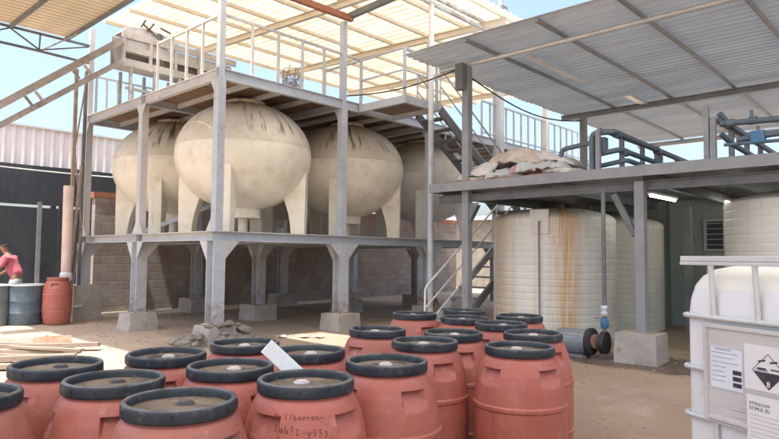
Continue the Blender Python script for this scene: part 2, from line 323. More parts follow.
# ------------------------------------------------------------------ mesh builder
BASE = {}
class MB:
    def __init__(s): s.v = []; s.f = []
    def add(s, vs, fs):
        o = len(s.v); s.v += [tuple(p) for p in vs]; s.f += [tuple(i + o for i in f) for f in fs]; return s
    def box(s, a, b):
        x0, y0, z0 = a; x1, y1, z1 = b
        return s.add([(x0, y0, z0), (x1, y0, z0), (x1, y1, z0), (x0, y1, z0), (x0, y0, z1), (x1, y0, z1), (x1, y1, z1), (x0, y1, z1)],
                     [(3, 2, 1, 0), (4, 5, 6, 7), (0, 1, 5, 4), (1, 2, 6, 5), (2, 3, 7, 6), (3, 0, 4, 7)])
    def prism(s, prof, p0, du, dv, dw):
        """profile [(u,v)] at p0 + u*du + v*dv, extruded by vector dw"""
        p0, du, dv, dw = V(p0), V(du), V(dv), V(dw); n = len(prof)
        vs = [p0 + du * u + dv * v for u, v in prof]; vs += [p + dw for p in vs]
        fs = [(i, (i + 1) % n, n + (i + 1) % n, n + i) for i in range(n)] + [tuple(range(n - 1, -1, -1)), tuple(range(n, 2 * n))]
        return s.add(vs, fs)
    def bar(s, p0, p1, w, h, up=(0, 0, 1)):
        p0, p1 = V(p0), V(p1); d = (p1 - p0); L = d.length; d.normalize()
        u = V(up)
        if abs(d.dot(u)) > .98: u = V((0, 1, 0))
        r = d.cross(u).normalized(); u = r.cross(d).normalized()
        return s.prism([(-w / 2, -h / 2), (w / 2, -h / 2), (w / 2, h / 2), (-w / 2, h / 2)], p0, r, u, d * L)
    def ibeam(s, p0, p1, w, h, tw=.012, tf=.016, up=(0, 0, 1)):
        p0, p1 = V(p0), V(p1); d = (p1 - p0); L = d.length; d.normalize(); u = V(up)
        if abs(d.dot(u)) > .98: u = V((0, 1, 0))
        r = d.cross(u).normalized(); u = r.cross(d).normalized()
        a, b = w / 2, h / 2; t = tw / 2; c = b - tf
        return s.prism([(-a, -b), (a, -b), (a, -c), (t, -c), (t, c), (a, c), (a, b), (-a, b), (-a, c), (-t, c), (-t, -c), (-a, -c)], p0, r, u, d * L)
    def tube(s, pts, r, n=10, caps=True):
        pts = [V(p) for p in pts]; k = len(pts); o = len(s.v); rings = []
        t0 = (pts[1] - pts[0]).normalized()
        a = V((0, 0, 1)) if abs(t0.z) < .9 else V((1, 0, 0))
        nrm = (a - t0 * a.dot(t0)).normalized()
        vs = []
        for i, p in enumerate(pts):
            if i == 0: t = t0
            elif i == k - 1: t = (pts[i] - pts[i - 1]).normalized()
            else: t = ((pts[i + 1] - p).normalized() + (p - pts[i - 1]).normalized()).normalized()
            nrm = (nrm - t * nrm.dot(t)).normalized(); bn = t.cross(nrm)
            rr = r[i] if isinstance(r, (list, tuple)) else r
            for j in range(n):
                q = 2 * math.pi * j / n
                vs.append(p + (nrm * math.cos(q) + bn * math.sin(q)) * rr)
        fs = [(i * n + j, i * n + (j + 1) % n, (i + 1) * n + (j + 1) % n, (i + 1) * n + j) for i in range(k - 1) for j in range(n)]
        if caps: fs += [tuple(range(n - 1, -1, -1)), tuple(range((k - 1) * n, k * n))]
        return s.add(vs, fs)
    def lathe(s, prof, c=(0, 0, 0), n=48, ax=None, close=True):
        """prof [(r,z)] round z (or round ax=(dir))"""
        c = V(c)
        if ax is None: X_, Y_, Z_ = V((1, 0, 0)), V((0, 1, 0)), V((0, 0, 1))
        else:
            Z_ = V(ax).normalized(); a = V((0, 0, 1)) if abs(Z_.z) < .9 else V((1, 0, 0))
            X_ = (a - Z_ * a.dot(Z_)).normalized(); Y_ = Z_.cross(X_)
        vs = []; fs = []; idx = []
        for r, z in prof:
            if r < 1e-6: idx.append([len(vs)]); vs.append(c + Z_ * z)
            else:
                idx.append(list(range(len(vs), len(vs) + n)))
                vs += [c + X_ * (r * math.cos(2 * math.pi * j / n)) + Y_ * (r * math.sin(2 * math.pi * j / n)) + Z_ * z for j in range(n)]
        for a, b in zip(idx, idx[1:]):
            for j in range(n):
                k = (j + 1) % n
                if len(a) == 1 and len(b) == 1: continue
                if len(a) == 1: fs.append((a[0], b[k], b[j]))
                elif len(b) == 1: fs.append((a[j], a[k], b[0]))
                else: fs.append((a[j], a[k], b[k], b[j]))
        return s.add(vs, fs)
    def build(s, name, mat, parent=None, smooth=None, bevel=0):
        base = V(BASE.get(parent.name, (0, 0, 0))) if parent else V((0, 0, 0))
        me = D.meshes.new(name)
        me.from_pydata([tuple(V(p) - base) for p in s.v], [], s.f); me.update()
        bm = bmesh.new(); bm.from_mesh(me); bmesh.ops.recalc_face_normals(bm, faces=bm.faces)
        if bevel:
            es = [e for e in bm.edges if len(e.link_faces) == 2 and e.calc_face_angle(0) > .6]
            bmesh.ops.bevel(bm, geom=es, offset=bevel, segments=2, affect='EDGES', profile=.6)
        bm.to_mesh(me); bm.free()
        if smooth is not None:
            for p in me.polygons: p.use_smooth = True
            me.set_sharp_from_angle(angle=R(smooth))
        me.materials.append(M[mat])
        o = D.objects.new(name, me); COL.objects.link(o)
        if parent: o.parent = parent; BASE[o.name] = tuple(base)
        return o

def tag(o, label=None, cat=None, group=None, kind=None):
    if label: o['label'] = label
    if cat: o['category'] = cat
    if group: o['group'] = group
    if kind: o['kind'] = kind
    return o
def thing(name, label, cat, loc=(0, 0, 0), group=None):
    o = D.objects.new(name, None); COL.objects.link(o); o.location = loc; o.empty_display_size = .2
    BASE[o.name] = tuple(loc)
    return tag(o, label, cat, group)
def copy_tree(o, parent=None):
    c = o.copy(); COL.objects.link(c)
    if parent: c.parent = parent
    for ch in list(o.children): copy_tree(ch, c)
    return c
def dup(o, loc, rz, label, group=None, scale=None):
    c = copy_tree(o); c.location = loc; c.rotation_euler = (0, 0, rz)
    if scale: c.scale = scale
    c['label'] = label
    if group: c['group'] = group
    return c

def rough_block(w, d, h, seed, taper=.06, amp=.018, cuts=5):
    bm = bmesh.new(); bmesh.ops.create_cube(bm, size=1)
    bmesh.ops.subdivide_edges(bm, edges=bm.edges[:], cuts=cuts, use_grid_fill=True)
    for v in bm.verts:
        z = v.co.z + .5
        k = 1 - taper * z
        v.co = V((v.co.x * w * k, v.co.y * d * k, z * h))
        nv = noise.noise_vector(v.co * 4 + V((seed * 7.3, seed * 1.7, seed)))
        v.co += nv * amp
        if z < .01: v.co.z = -.02
    m = MB(); bm.verts.ensure_lookup_table()
    for i, v in enumerate(bm.verts): v.index = i
    m.add([v.co.copy() for v in bm.verts], [tuple(v.index for v in f.verts) for f in bm.faces]); bm.free()
    return m

# ------------------------------------------------------------------ ground
def axis(lo, hi, fine_lo, fine_hi, step, grow=1.35):
    a = []; x = fine_lo
    while x <= fine_hi: a.append(x); x += step
    s = step; x = a[-1]
    while x < hi: s *= grow; x += s; a.append(min(x, hi))
    s = step; x = a[0]; b = []
    while x > lo: s *= grow; x -= s; b.append(max(x, lo))
    return b[::-1] + a
gx = axis(-300, 500, -2, 15, .16); gy = axis(-300, 500, -2, 17, .16)
def gh(x, y):
    d = math.hypot(x - 6, y - 7)
    k = max(0, 1 - d / 30)
    return k * (.012 * noise.noise(V((x * .9, y * .9, 3))) + .007 * noise.noise(V((x * 3.1, y * 3.1, 8)))) - .006
g = MB(); g.add([(x, y, gh(x, y)) for y in gy for x in gx],
                [(j * len(gx) + i, j * len(gx) + i + 1, (j + 1) * len(gx) + i + 1, (j + 1) * len(gx) + i) for j in range(len(gy) - 1) for i in range(len(gx) - 1)])
tag(g.build('ground', 'ground', smooth=180), 'sandy packed earth floor of the yard', None, None, 'structure')
# loose stones
ico = bmesh.new(); bmesh.ops.create_icosphere(ico, subdivisions=1, radius=1)
iv = [v.co.copy() for v in ico.verts]
for i, v in enumerate(ico.verts): v.index = i
IF = [tuple(v.index for v in f.verts) for f in ico.faces]; ico.free()
gr = MB()
for i in range(1500):
    x = random.uniform(2.4, 11); y = random.uniform(2, 16)
    if 1.2 < x < 5.6 and y < 4.4: continue
    r = random.choice((.006, .008, .01, .012, .016)) * random.uniform(.8, 1.5)
    q = V((random.random() * 9, random.random() * 9, 0))
    gr.add([V((x, y, gh(x, y) + r * .35)) + V((p.x * r * 1.3, p.y * r, p.z * r * .75)) * (1 + .5 * noise.noise(p * 1.5 + q)) for p in iv], IF)
tag(gr.build('gravel', 'gravel'), 'loose small stones scattered over the dirt', None, None, 'stuff')

# ------------------------------------------------------------------ main steel platform
PX = (5.95, 8.95, 11.9, 14.9); PY = (9.67, 12.6, 15.5)
ZL0, ZL1, ZU0, ZU1 = 1.80, 1.975, 4.70, 4.90
plat = thing('steel_platform', 'two level pale grey steel frame carrying the big round tanks', 'platform', (PX[0], PY[0], 0))
for ix, x in enumerate(PX):
    for iy, y in enumerate(PY):
        zf = .8 if (ix == 0 and iy == 2) else .33
        m = MB()
        m.ibeam((x, y, zf - .02), (x, y, ZL0), .23, .25, .016, .02, (0, 1, 0))
        m.box((x - .16, y - .16, zf), (x + .16, y + .16, zf + .02))
        post = m.build('lower_post', 'steel', plat)
        if iy < 2 and ix < 2:
            for bx_0 in (-.135, .135):
                for by_0 in (-.135, .135): MB().tube([(x + bx_0, y + by_0, zf + .018), (x + bx_0, y + by_0, zf + .06)], .014, 6).build('anchor_bolt', 'rust', post)
        # upper post is a slimmer box section
        top = ZU0
        if (ix, iy) == (0, 0): top = 7.04
        if (ix, iy) == (1, 0): top = 6.62
        if (ix, iy) == (2, 0): top = 6.95
        if (ix, iy) == (3, 0): top = 6.95
        if (ix, iy) == (0, 2): top = 7.05
        up = MB(); up.box((x - .075, y - .08, ZL1), (x + .075, y + .08, ZU0 - .002))
        if top > ZU0: up.box((x - .055, y - .06, ZU0 - .002), (x + .055, y + .06, top))
        upo = up.build('upper_post', 'steel' if iy == 0 else 'steel_warm', plat)
        # haunch plates under and above the lower beam
        hm = 'steel_warm' if ix == 0 else 'steel'  # warm bounce light on the left face put into a paler colour
        for sx in (-1, 1):
            if (ix == 0 and sx < 0) or (ix == 3 and sx > 0): continue
            MB().prism([(.115 * sx, ZL0 - .003), (.40 * sx, ZL0 - .003), (.115 * sx, ZL0 - .32)], (x, y - .118, 0), (1, 0, 0), (0, 0, 1), (0, .014, 0)).build('haunch_plate', hm, post)
        for sy in (-1, 1):
            if (iy == 0 and sy < 0) or (iy == 2 and sy > 0): continue
            MB().prism([(.125 * sy, ZL0 - .003), (.36 * sy, ZL0 - .003), (.125 * sy, ZL0 - .34)], (x - .118, y, 0), (0, 1, 0), (0, 0, 1), (.014, 0, 0)).build('haunch_plate', hm, post)
            if ix == 3: continue
            MB().prism([(.08 * sy, ZL1 + .003), (.24 * sy, ZL1 + .003), (.08 * sy, ZL1 + .24)], (x - .07, y, 0), (0, 1, 0), (0, 0, 1), (.012, 0, 0)).build('gusset', hm, upo)
            MB().prism([(.08 * sy, ZU0 - .003), (.2 * sy, ZU0 - .003), (.08 * sy, ZU0 - .22)], (x - .07, y, 0), (0, 1, 0), (0, 0, 1), (.012, 0, 0)).build('gusset', hm, upo)
# lower beams
for y in PY:
    MB().ibeam((PX[0] - .10, y, (ZL0 + ZL1) / 2), (PX[3] + .12, y, (ZL0 + ZL1) / 2), .2, ZL1 - ZL0).build('lower_beam', 'steel', plat)
for i, x in enumerate(PX):
    for a, b in zip(PY, PY[1:]):
        MB().ibeam((x, a + .102, (ZL0 + ZL1) / 2), (x, b - .102, (ZL0 + ZL1) / 2), .2, ZL1 - ZL0 - .006).build('lower_beam', 'steel_warm' if i == 0 else 'steel', plat)  # left beams paler, bounce light put into their colour
for x in (7.45, 10.42, 13.4):
    for a, b in zip(PY, PY[1:]):
        MB().ibeam((x, a + .102, 1.85), (x, b - .102, 1.85), .12, .12).build('joist', 'steel', plat)
# lower floor plate in bays with openings left at the back edge
MB().box((PX[0] + .11, PY[0] + .11, 1.925), (PX[3] - .11, PY[2] - .11, 1.955)).build('floor_plate', 'steel_warm', plat)
# upper frame
XE = 21.0
for y in PY:
    MB().ibeam((PX[0] - .08, y, (ZU0 + ZU1) / 2), (XE, y, (ZU0 + ZU1) / 2), .1, ZU1 - ZU0).build('upper_beam', 'steel', plat)
for x in PX + (17.8, 20.9):
    for a, b in zip(PY, PY[1:]):
        MB().ibeam((x, a + .052, (ZU0 + ZU1) / 2), (x, b - .052, (ZU0 + ZU1) / 2), .1, ZU1 - ZU0 - .006).build('upper_beam', 'steel_warm' if x < 6 else 'steel', plat)  # left edge beams coloured as lit by warm bounce
x = PX[0] + .75
while x < XE - .3:
    if min(abs(x - p) for p in PX + (17.8, 20.9)) > .2:
        for a, b in zip(PY, PY[1:]):
            MB().bar((x, a + .055, 4.80), (x, b - .055, 4.80), .05, .1).build('joist', 'steel_warm', plat)
    x += .75
# board deck: many planks, one part
dk = MB(); y = PY[0] + .06; k = 0
while y < PY[2] - .1:
    w = random.choice((.2, .22, .24))
    if y + w > PY[2] - .06: w = PY[2] - .06 - y
    xx = PX[0] + .06 + random.uniform(0, .05)
    while xx < XE - .1:
        L = random.uniform(2.2, 3.6); x2 = min(xx + L, XE - .05)
        dz = random.uniform(0, .006)
        if not (7.2 < xx < 7.5 and 10.9 < y < 11.2): dk.box((xx, y, 4.856 + dz), (x2 - .01, y + w - .012, 4.887 + dz))
        xx = x2 + .004
    y += w
dk.build('deck_boards', 'plank', plat)
MB().box((PX[0] + .055, PY[0] + .055, 4.8945), (XE - .05, PY[2] - .055, 4.8985)).build('sun_block_sheet', 'steel_dark', plat)  # unseen sheet added to stop sun leaking between the boards
for x in (17.8,):
    MB().box((x - .07, PY[0] - .07, 0), (x + .07, PY[0] + .07, ZU0)).build('lower_post', 'steel_warm', plat)
    MB().box((x - .07, PY[0] - .065, ZU1), (x + .07, PY[0] + .065, 6.95)).build('upper_post', 'white_tube', plat)
# railings
def railing(pts, posts, z=4.9, h=1.0, w=.045, mat='steel', mids=()):
    rl = MB(); rl.bar((*pts[0], z + h), (*pts[1], z + h), w, w)
    for q in mids: rl.bar((*pts[0], z + q), (*pts[1], z + q), w * .8, w * .8)
    r = rl.build('railing', mat, plat)
    for p in posts:
        MB().box((p[0] - w / 2, p[1] - w / 2, z), (p[0] + w / 2, p[1] + w / 2, z + h - w / 2)).build('baluster', mat, r)
railing(((5.95, 9.67), (9.5, 9.67)), [(x, 9.67) for x in (6.62, 7.22, 7.82, 8.4, 9.5)], mat='steel_warm')
railing(((5.95, 9.67), (5.95, 12.05)), [(5.95, y) for y in (10.3, 10.88, 11.47, 12.05)], mat='steel_warm')
railing(((5.95, 15.5), (8.9, 15.5)), [(x, 15.5) for x in (6.1, 6.35, 6.62, 7.0, 7.35, 7.8, 8.3)], mat='steel')
railing(((14.2, 9.67), (20.9, 9.67)), [(14.2 + .42 * i, 9.67) for i in range(17)], mat='steel', mids=(.12,))
railing(((9.5, 9.7), (9.5, 10.9)), [(9.5, 10.9)], mat='steel')
# loose brace leaning across the front left bay
MB().bar((6.3, 13.35, 2.02), (7.95, 11.75, 2.95), .05, .09).build('diagonal_brace', 'steel', plat)

# footings under the posts
FT = [(5.95, 9.67, .6, .6, .3, 'concrete footing under the near corner post of the platform, half hidden by rubble', 1),
      (5.95, 12.6, .64, .62, .32, 'flared concrete footing under the middle post of the platform left side', 2),
      (8.95, 9.67, .62, .62, .33, 'squat concrete footing under the second front post of the platform', 4),
      (8.95, 12.6, .66, .66, .34, 'clean square concrete block under the central inner post of the platform', 5),
      (8.95, 15.5, .7, .7, .34, 'concrete block under the rear post before the sunlit wall', 6),
      (11.9, 9.67, .6, .6, .33, 'concrete footing under the third front post with rusty scrap on it', 7),
      (11.9, 12.6, .66, .66, .34, 'small far concrete block with a slab leaning on it under the platform', 8),
      (11.9, 15.5, .66, .66, .34, 'farthest small concrete block at the foot of the block wall', 9),
      (14.9, 12.6, .66, .66, .34, 'pale concrete block seen behind the lower stair rails', 10)]
for (x, y, w, d, h, lab, sd) in FT:
    o = rough_block(w, d, h + .02, sd, .16 if sd < 3 else .05, .022).build('concrete_footing', 'concrete', smooth=40)
    o.location = (x, y, 0); tag(o, lab, 'footing', 'concrete footings under the platform posts')
o = rough_block(.62, .62, .81, 3, .02, .014).build('concrete_pier', 'concrete', smooth=40); o.location = (5.95, 15.45, 0)
tag(o, 'tall square concrete pier under the far left post of the platform', 'footing', 'concrete footings under the platform posts')
# rubble heaped round the near footing
rb = random.Random(3)
def stone(x, y, z, r, lab, mat='rubble', n=2):
    bm = bmesh.new(); bmesh.ops.create_icosphere(bm, subdivisions=2, radius=1)
    q = V((rb.random() * 20, rb.random() * 20, rb.random() * 20)); sx, sy, sz = rb.uniform(.9, 1.4), rb.uniform(.7, 1.1), rb.uniform(.5, .75)
    for v in bm.verts:
        k = 1 + .45 * noise.noise(v.co * 1.3 + q); v.co = V((v.co.x * sx, v.co.y * sy, v.co.z * sz)) * r * k
    m = MB()
    for i, v in enumerate(bm.verts): v.index = i
    m.add([v.co + V((0, 0, 0)) for v in bm.verts], [tuple(v.index for v in f.verts) for f in bm.faces]); bm.free()
    o = m.build('broken_stone', mat); o.location = (x, y, z); o.rotation_euler = (0, 0, rb.uniform(0, 6))
    return tag(o, lab, 'rubble', 'rubble round the near footing')
for i in range(24):
    a = rb.uniform(2.4, 6.4); d = rb.uniform(.34, .75)
    x, y = 5.95 + d * math.cos(a), 9.67 + d * math.sin(a)
    stone(x, y, .05 + rb.uniform(0, .2) * (1 if d < .6 else .2), rb.uniform(.06, .12), 'grey broken stone in the rubble heap at the near platform post')
for i in range(7):
    stone(5.95 + rb.uniform(-.4, .4), 9.67 + rb.uniform(-.42, -.2), .35, rb.uniform(.05, .1), 'grey broken stone in the rubble heap at the near platform post')

# ------------------------------------------------------------------ round tanks
def tank_proto():
    t = thing('round_tank', '', 'tank', (0, 0, 0), 'big round tanks on the platform')
    a, b = 1.41, 1.145
    zc = 3.62; seam = .13
    def ell(z0, z1, n, extra=0):
        r = []
        for i in range(n + 1):
            z = z0 + (z1 - z0) * i / n
            r.append(((a + extra) * math.sqrt(max(0, 1 - (z / b) ** 2)), z))
        return r
    def ellt(t0, t1, n, extra=0):
        return [((a + extra) * math.cos(t0 + (t1 - t0) * i / n), (b + extra) * math.sin(t0 + (t1 - t0) * i / n)) for i in range(n + 1)]
    ts = math.asin(seam / b); tn = math.asin(.96)
    up = MB().lathe(ellt(ts, math.pi / 2 - .3, 20, .003) + [(.42, 1.11), (.42, 1.16), (.3, 1.16), (0, 1.165)], (0, 0, 0), 72)
    o1 = up.build('upper_dome', 'tank_dome', t, 35); o1.location = (0, 0, zc)
    lo = MB().lathe([(0, -1.3), (.36, -1.3), (.36, -1.08)] + ellt(-math.pi / 2 + .27, ts + .004, 26), (0, 0, 0), 72)
    o2 = lo.build('lower_shell', 'tank_shell', t, 35); o2.location = (0, 0, zc)
    MB().lathe([(.1, 2.0), (.1, 2.33)], n=16).build('outlet_pipe', 'tank_shell', t, 40)
    for k in range(4):
        q = R(-50 + 90 * k)
        c, s = math.cos(q), math.sin(q)
        m = MB().prism([(1.05, 1.985), (1.33, 1.985), (1.342, 2.7), (1.345, 3.27), (1.2, 3.3), (1.0, 3.1), (.84, 2.86), (.92, 2.64), (.99, 2.42), (1.03, 2.2)],
                       (-s * -.14, c * -.14, 0), (c, s, 0), (0, 0, 1), (-s * .28, c * .28, 0))
        m.build('leg', 'tank_shell', t, None, .012)
    return t
tk = tank_proto()
tk.location = (7.45, 11.1, 0); tk['label'] = 'nearest cream round tank, front left of the platform behind the corner post'
dup(tk, (10.42, 11.1, 0), R(-4), 'second cream round tank along the front with dark streaks on its dome')
t3 = dup(tk, (13.4, 11.1, 0), R(-3), 'paler round tank at the far right end of the row, behind the stairs')
for c in t3.children:
    if not c.name.startswith('upper_dome'):
        c.data = c.data.copy(); c.data.materials[0] = M['tank_white']
dup(tk, (7.45, 14.05, 0), R(95), 'tan round tank in the rear row beside the left posts')
dup(tk, (10.42, 14.05, 0), R(187), 'rear round tank mostly hidden between the two front tanks')

# ------------------------------------------------------------------ block wall behind
wl = MB().box((6.35, 15.95, 0), (21.5, 16.15, 2.96)).build('block_wall', 'blocks'); BASE[wl.name] = (0, 0, 0)
tag(wl, 'long brown block wall behind the tank platform with red cap beam', 'wall')
MB().box((6.3, 15.92, 2.963), (21.55, 16.18, 3.11)).build('cap_beam', 'rustbeam', wl)
led = MB()
# dark bolts on cap
# raised pale strip standing for sunlight along the wall foot
o = MB().prism([(0, 0), (-.3, 0), (-.26, .05), (0, .08)], (6.4, 15.945, -.005), (0, 1, 0), (0, 0, 1), (15.0, 0, 0)).build('sunlit_foot_strip', 'concrete', wl)
o['label'] = 'pale strip standing for sunlight along the foot of the wall'

# ------------------------------------------------------------------ stairs
st = thing('steel_staircase', 'grey steel staircase of two flights climbing beside the platform', 'stairs', (9.7, 8, 0))
YB0, YB1 = 7.3, 8.0; xb, sl = 9.72, .69
def zb(x): return (x - xb) * sl
XB = 13.7
for y in (YB0, YB1):
    MB().bar((xb, y, .02), (XB, y, zb(XB)), .05, .16).build('stringer', 'white_tube' if y == YB1 else 'steel_dark', st)  # far stringer coloured as sunlit, near one as shaded
for i in range(1, 13):
    x = xb + i * .31
    MB().box((x - .12, YB0 + .03, zb(x) + .03), (x + .12, YB1 - .03, zb(x) + .06)).build('tread', 'steel_dark', st)
hr = MB()
hr.tube([(9.72, YB1, .1), (9.73, YB1, .88), (9.8, YB1, .97), (XB, YB1, zb(XB) + .92)], .022, 8)
hr.tube([(9.75, YB1, .52), (XB, YB1, zb(XB) + .5)], .018, 8)
for x in (11.05, 12.35, 13.6): hr.tube([(x, YB1, zb(x)), (x, YB1, zb(x) + .93)], .02, 8)
hr.build('handrail', 'white_tube', st, 40)  # white colour stands for sunlight on the lower rails
lm = 2.75
MB().box((13.7, 7.25, lm - .1), (14.6, 8.85, lm)).build('middle_landing', 'steel_dark', st)
for x, y in ((13.75, 7.3), (14.55, 7.3), (14.55, 8.8)):
    MB().box((x - .05, y - .05, 0), (x + .05, y + .05, lm - .1)).build('landing_leg', 'steel', st)
XA0, ZA0, XA1, ZA1 = 13.7, lm, 10.46, 4.80
def za(x): return ZA0 + (XA0 - x) * (ZA1 - ZA0) / (XA0 - XA1)
for y in (8.2, 8.85):
    MB().bar((XA0, y, ZA0 - .05), (XA1, y, ZA1 - .08), .05, .18).build('stringer', 'steel_dark', st)
for i in range(11):
    x = XA1 + .28 + i * .3
    MB().box((x - .12, 8.23, za(x) - .03), (x + .12, 8.82, za(x))).build('tread', 'steel_dark', st)
for y in (8.2, 8.85):
    h2 = MB(); h2.tube([(XA1, y, ZA1 + .85), (XA0, y, ZA0 + .85)], .02, 8); h2.tube([(XA1, y, ZA1 + .45), (XA0, y, ZA0 + .45)], .016, 8)
    for x in (XA1, 11.5, 12.6, 13.65): h2.tube([(x, y, za(x) - .02), (x, y, za(x) + .86)], .018, 8)
    h2.build('handrail', 'steel', st, 40)
# top landing off the upper deck
tl = MB(); tl.box((9.37, 8.25, 4.70), (9.45, 9.6, 4.86)); tl.box((10.42, 8.25, 4.70), (10.5, 9.6, 4.86)); tl.box((9.455, 8.25, 4.70), (10.415, 8.33, 4.86))
tl.build('landing_frame', 'steel', st)
MB().box((9.46, 8.34, 4.80), (10.41, 9.58, 4.84)).build('landing_plate', 'plank', st)
lr = MB()
lr.bar((9.4, 8.3, 5.86), (9.4, 9.6, 5.86), .04, .04); lr.bar((9.4, 8.3, 5.4), (9.4, 9.6, 5.4), .03, .03)
lr.bar((9.42, 8.3, 5.86), (10.46, 8.3, 5.82), .04, .04); lr.bar((9.42, 8.3, 5.4), (10.46, 8.3, 5.38), .03, .03)
for x, y in ((9.4, 8.3), (10.46, 8.3), (9.4, 9.58)): lr.box((x - .025, y - .025, 4.862), (x + .025, y + .025, 5.84))
lr.build('landing_railing', 'steel', st)

# standpipe column by the landing, sunlight on its upper length painted white
wp = MB(); wp.tube([(10.02, 8.1, 0), (10.02, 8.1, 4.4)], .062, 14)
c = wp.build('roof_column', 'steel', None, 40); BASE[c.name] = (0, 0, 0)
tag(c, 'slender round column, grey below and painted white as sunlit above, rising past the stair landing', 'column')
MB().tube([(10.02, 8.1, 4.4), (10.02, 8.1, 6.9)], .058, 14).build('sunlit_upper_length', 'white_tube', c, 40)  # sunlight on the upper length put in as white colour

# ------------------------------------------------------------------ roofs
def trap_sheet(x0, x1, y0, y1, z0, z1, pitch, rise, th=.006, sub=1):
    """ribs run along y; z goes z0 (at y0) to z1 (at y1)"""
    prof = []; x = x0
    while x < x1:
        for u, h in ((0, 0), (.62, 0), (.72, rise), (.9, rise)):
            if x + u * pitch <= x1: prof.append((x + u * pitch, h))
        x += pitch
    prof.append((x1, 0))
    m = MB(); n = len(prof); vs = []
    for y, z in ((y0, z0), (y1, z1)):
        for off in (0, th): vs += [(px, y, z + h + off) for px, h in prof]
    fs = []
    for i in range(n - 1):
        fs += [(i, i + 1, 2 * n + i + 1, 2 * n + i), (n + i, 3 * n + i, 3 * n + i + 1, n + i + 1), (i, n + i, n + i + 1, i + 1),
               (2 * n + i, 2 * n + i + 1, 3 * n + i + 1, 3 * n + i)]
    fs += [(0, 2 * n, 3 * n, n), (n - 1, 2 * n - 1, 4 * n - 1, 3 * n - 1)]
    m.add(vs, fs); return m
# big cream roof over the platform
rf = thing('cream_roof', 'large cream corrugated roof on steel purlins above the tank platform', 'roof', (5.9, 7.4, 7))
RY0, RY1, RZ0, RZ1 = 7.4, 15.95, 7.12, 7.5
def rz(y): return RZ0 + (y - RY0) * (RZ1 - RZ0) / (RY1 - RY0)
y = RY0; tone = 0
trap_sheet(6.35, 19.2, RY0, RY1, RZ0, RZ1, .24, .035).build('roof_sheet', 'cream_sheet', rf)
for y in (7.55, 8.7, 9.85, 11.0, 12.15, 13.3, 14.45, 15.8):
    MB().bar((6.37, y, rz(y) - .045), (19.15, y, rz(y) - .045), .06, .08).build('purlin', 'cream_beam', rf)
for x in (9.0, 11.95, 14.95, 17.9):
    MB().ibeam((x, RY0 + .05, rz(RY0) - .17), (x, RY1 - .05, rz(RY1) - .17), .1, .16).build('rafter', 'cream_beam', rf)
MB().bar((7.2, 9.5, 6.62), (9.03, 9.5, 6.66), .1, .12).build('red_oxide_beam', 'rustbeam', rf)
MB().bar((9.0, 9.6, 6.72), (9.0, 7.0, 6.84), .1, .12).build('eaves_beam', 'steel_dark', rf)
tr = MB()
tr.bar((9.1, 8.1, 6.93), (14.6, 8.1, 6.93), .07, .07); tr.bar((9.1, 8.1, 7.09), (14.6, 8.1, 7.09), .06, .06)
tr.build('front_truss', 'steel', rf)
# left roof piece with ribs along X
lf = thing('ochre_canopy', 'ochre corrugated canopy on a lattice truss at the upper left', 'canopy', (4.5, 14, 6.6))
ls = trap_sheet(0, 12.5, 2.6, 5.38, 6.64, 6.66, .19, .032)
ls.v = [(vy, 15.4 - vx, vz + .002 * vx) for vx, vy, vz in ls.v]
ls.build('roof_sheet', 'cream_sheet_left', lf)
for x in (2.9, 4.15, 5.3):
    MB().bar((x, 3.05, 6.62), (x, 15.35, 6.59), .07, .07).build('purlin', 'steel_dark', lf)
MB().bar((2.4, 15.42, 6.6), (5.87, 15.42, 6.6), .05, .05).build('top_chord', 'steel_dark', lf)
MB().bar((4.5, 15.42, 6.2), (5.87, 15.42, 6.17), .05, .05).build('bottom_chord', 'steel_dark', lf)
MB().bar((2.4, 15.42, 6.2), (4.5, 15.42, 6.2), .05, .05).build('bottom_chord', 'steel_dark', lf)
for a_, b_ in (((4.15, 6.57), (4.76, 6.225)), ((4.76, 6.225), (4.77, 6.575)), ((4.78, 6.225), (5.85, 6.57)), ((3.5, 6.23), (4.15, 6.57)), ((2.8, 6.57), (3.5, 6.23))):
    MB().bar((a_[0], 15.42, a_[1]), (b_[0], 15.42, b_[1]), .03, .03).build('truss_web', 'steel_dark', lf)
MB().bar((4.85, 15.38, 6.25), (5.3, 14.6, 6.55), .025, .025).build('knee_brace', 'steel', lf)
# unseen roof above the camera, added to shade the barrels and yard
yr = thing('added_shade_roof', 'unseen sheet roof added to shade the near part of the yard', 'roof', (0, 0, 9))
trap_sheet(-9, 7.6, -9, 6.9, 9.0, 9.0, .3, .04).build('roof_sheet', 'clear_sheet', yr)
for x in (-8.8, -.6, 7.4):
    MB().bar((x, -9, 8.9), (x, 6.9, 8.9), .12, .16).build('rafter', 'steel_dark', yr)

# laced column and leaning angle next to the far left post
lc = thing('laced_column', 'rusty brown laced column standing left of the platform, with crossing angle irons', 'column', (5.6, 15.2, 0))
for x, m_, w in ((5.52, 'brown_angle', .07), (5.74, 'steel_dark', .06)):
    MB().box((x - w / 2, 15.17, 0), (x + w / 2, 15.24, 5.9)).build('chord', m_, lc)
for i in range(3):
    z0 = .3 + i * 1.85; a, b = (5.52, 5.74) if i % 2 == 0 else (5.74, 5.52)
    MB().bar((a, 15.15, z0), (b, 15.15, z0 + 1.8), .03, .03).build('lacing', 'brown_angle', lc)
MB().bar((5.42, 15.06, .02), (5.66, 15.1, 3.6), .05, .05).build('leaning_angle', 'brown_angle', lc)
MB().bar((5.5, 15.12, .32), (5.8, 15.12, .34), .03, .04).build('tie', 'white_tube', lc)

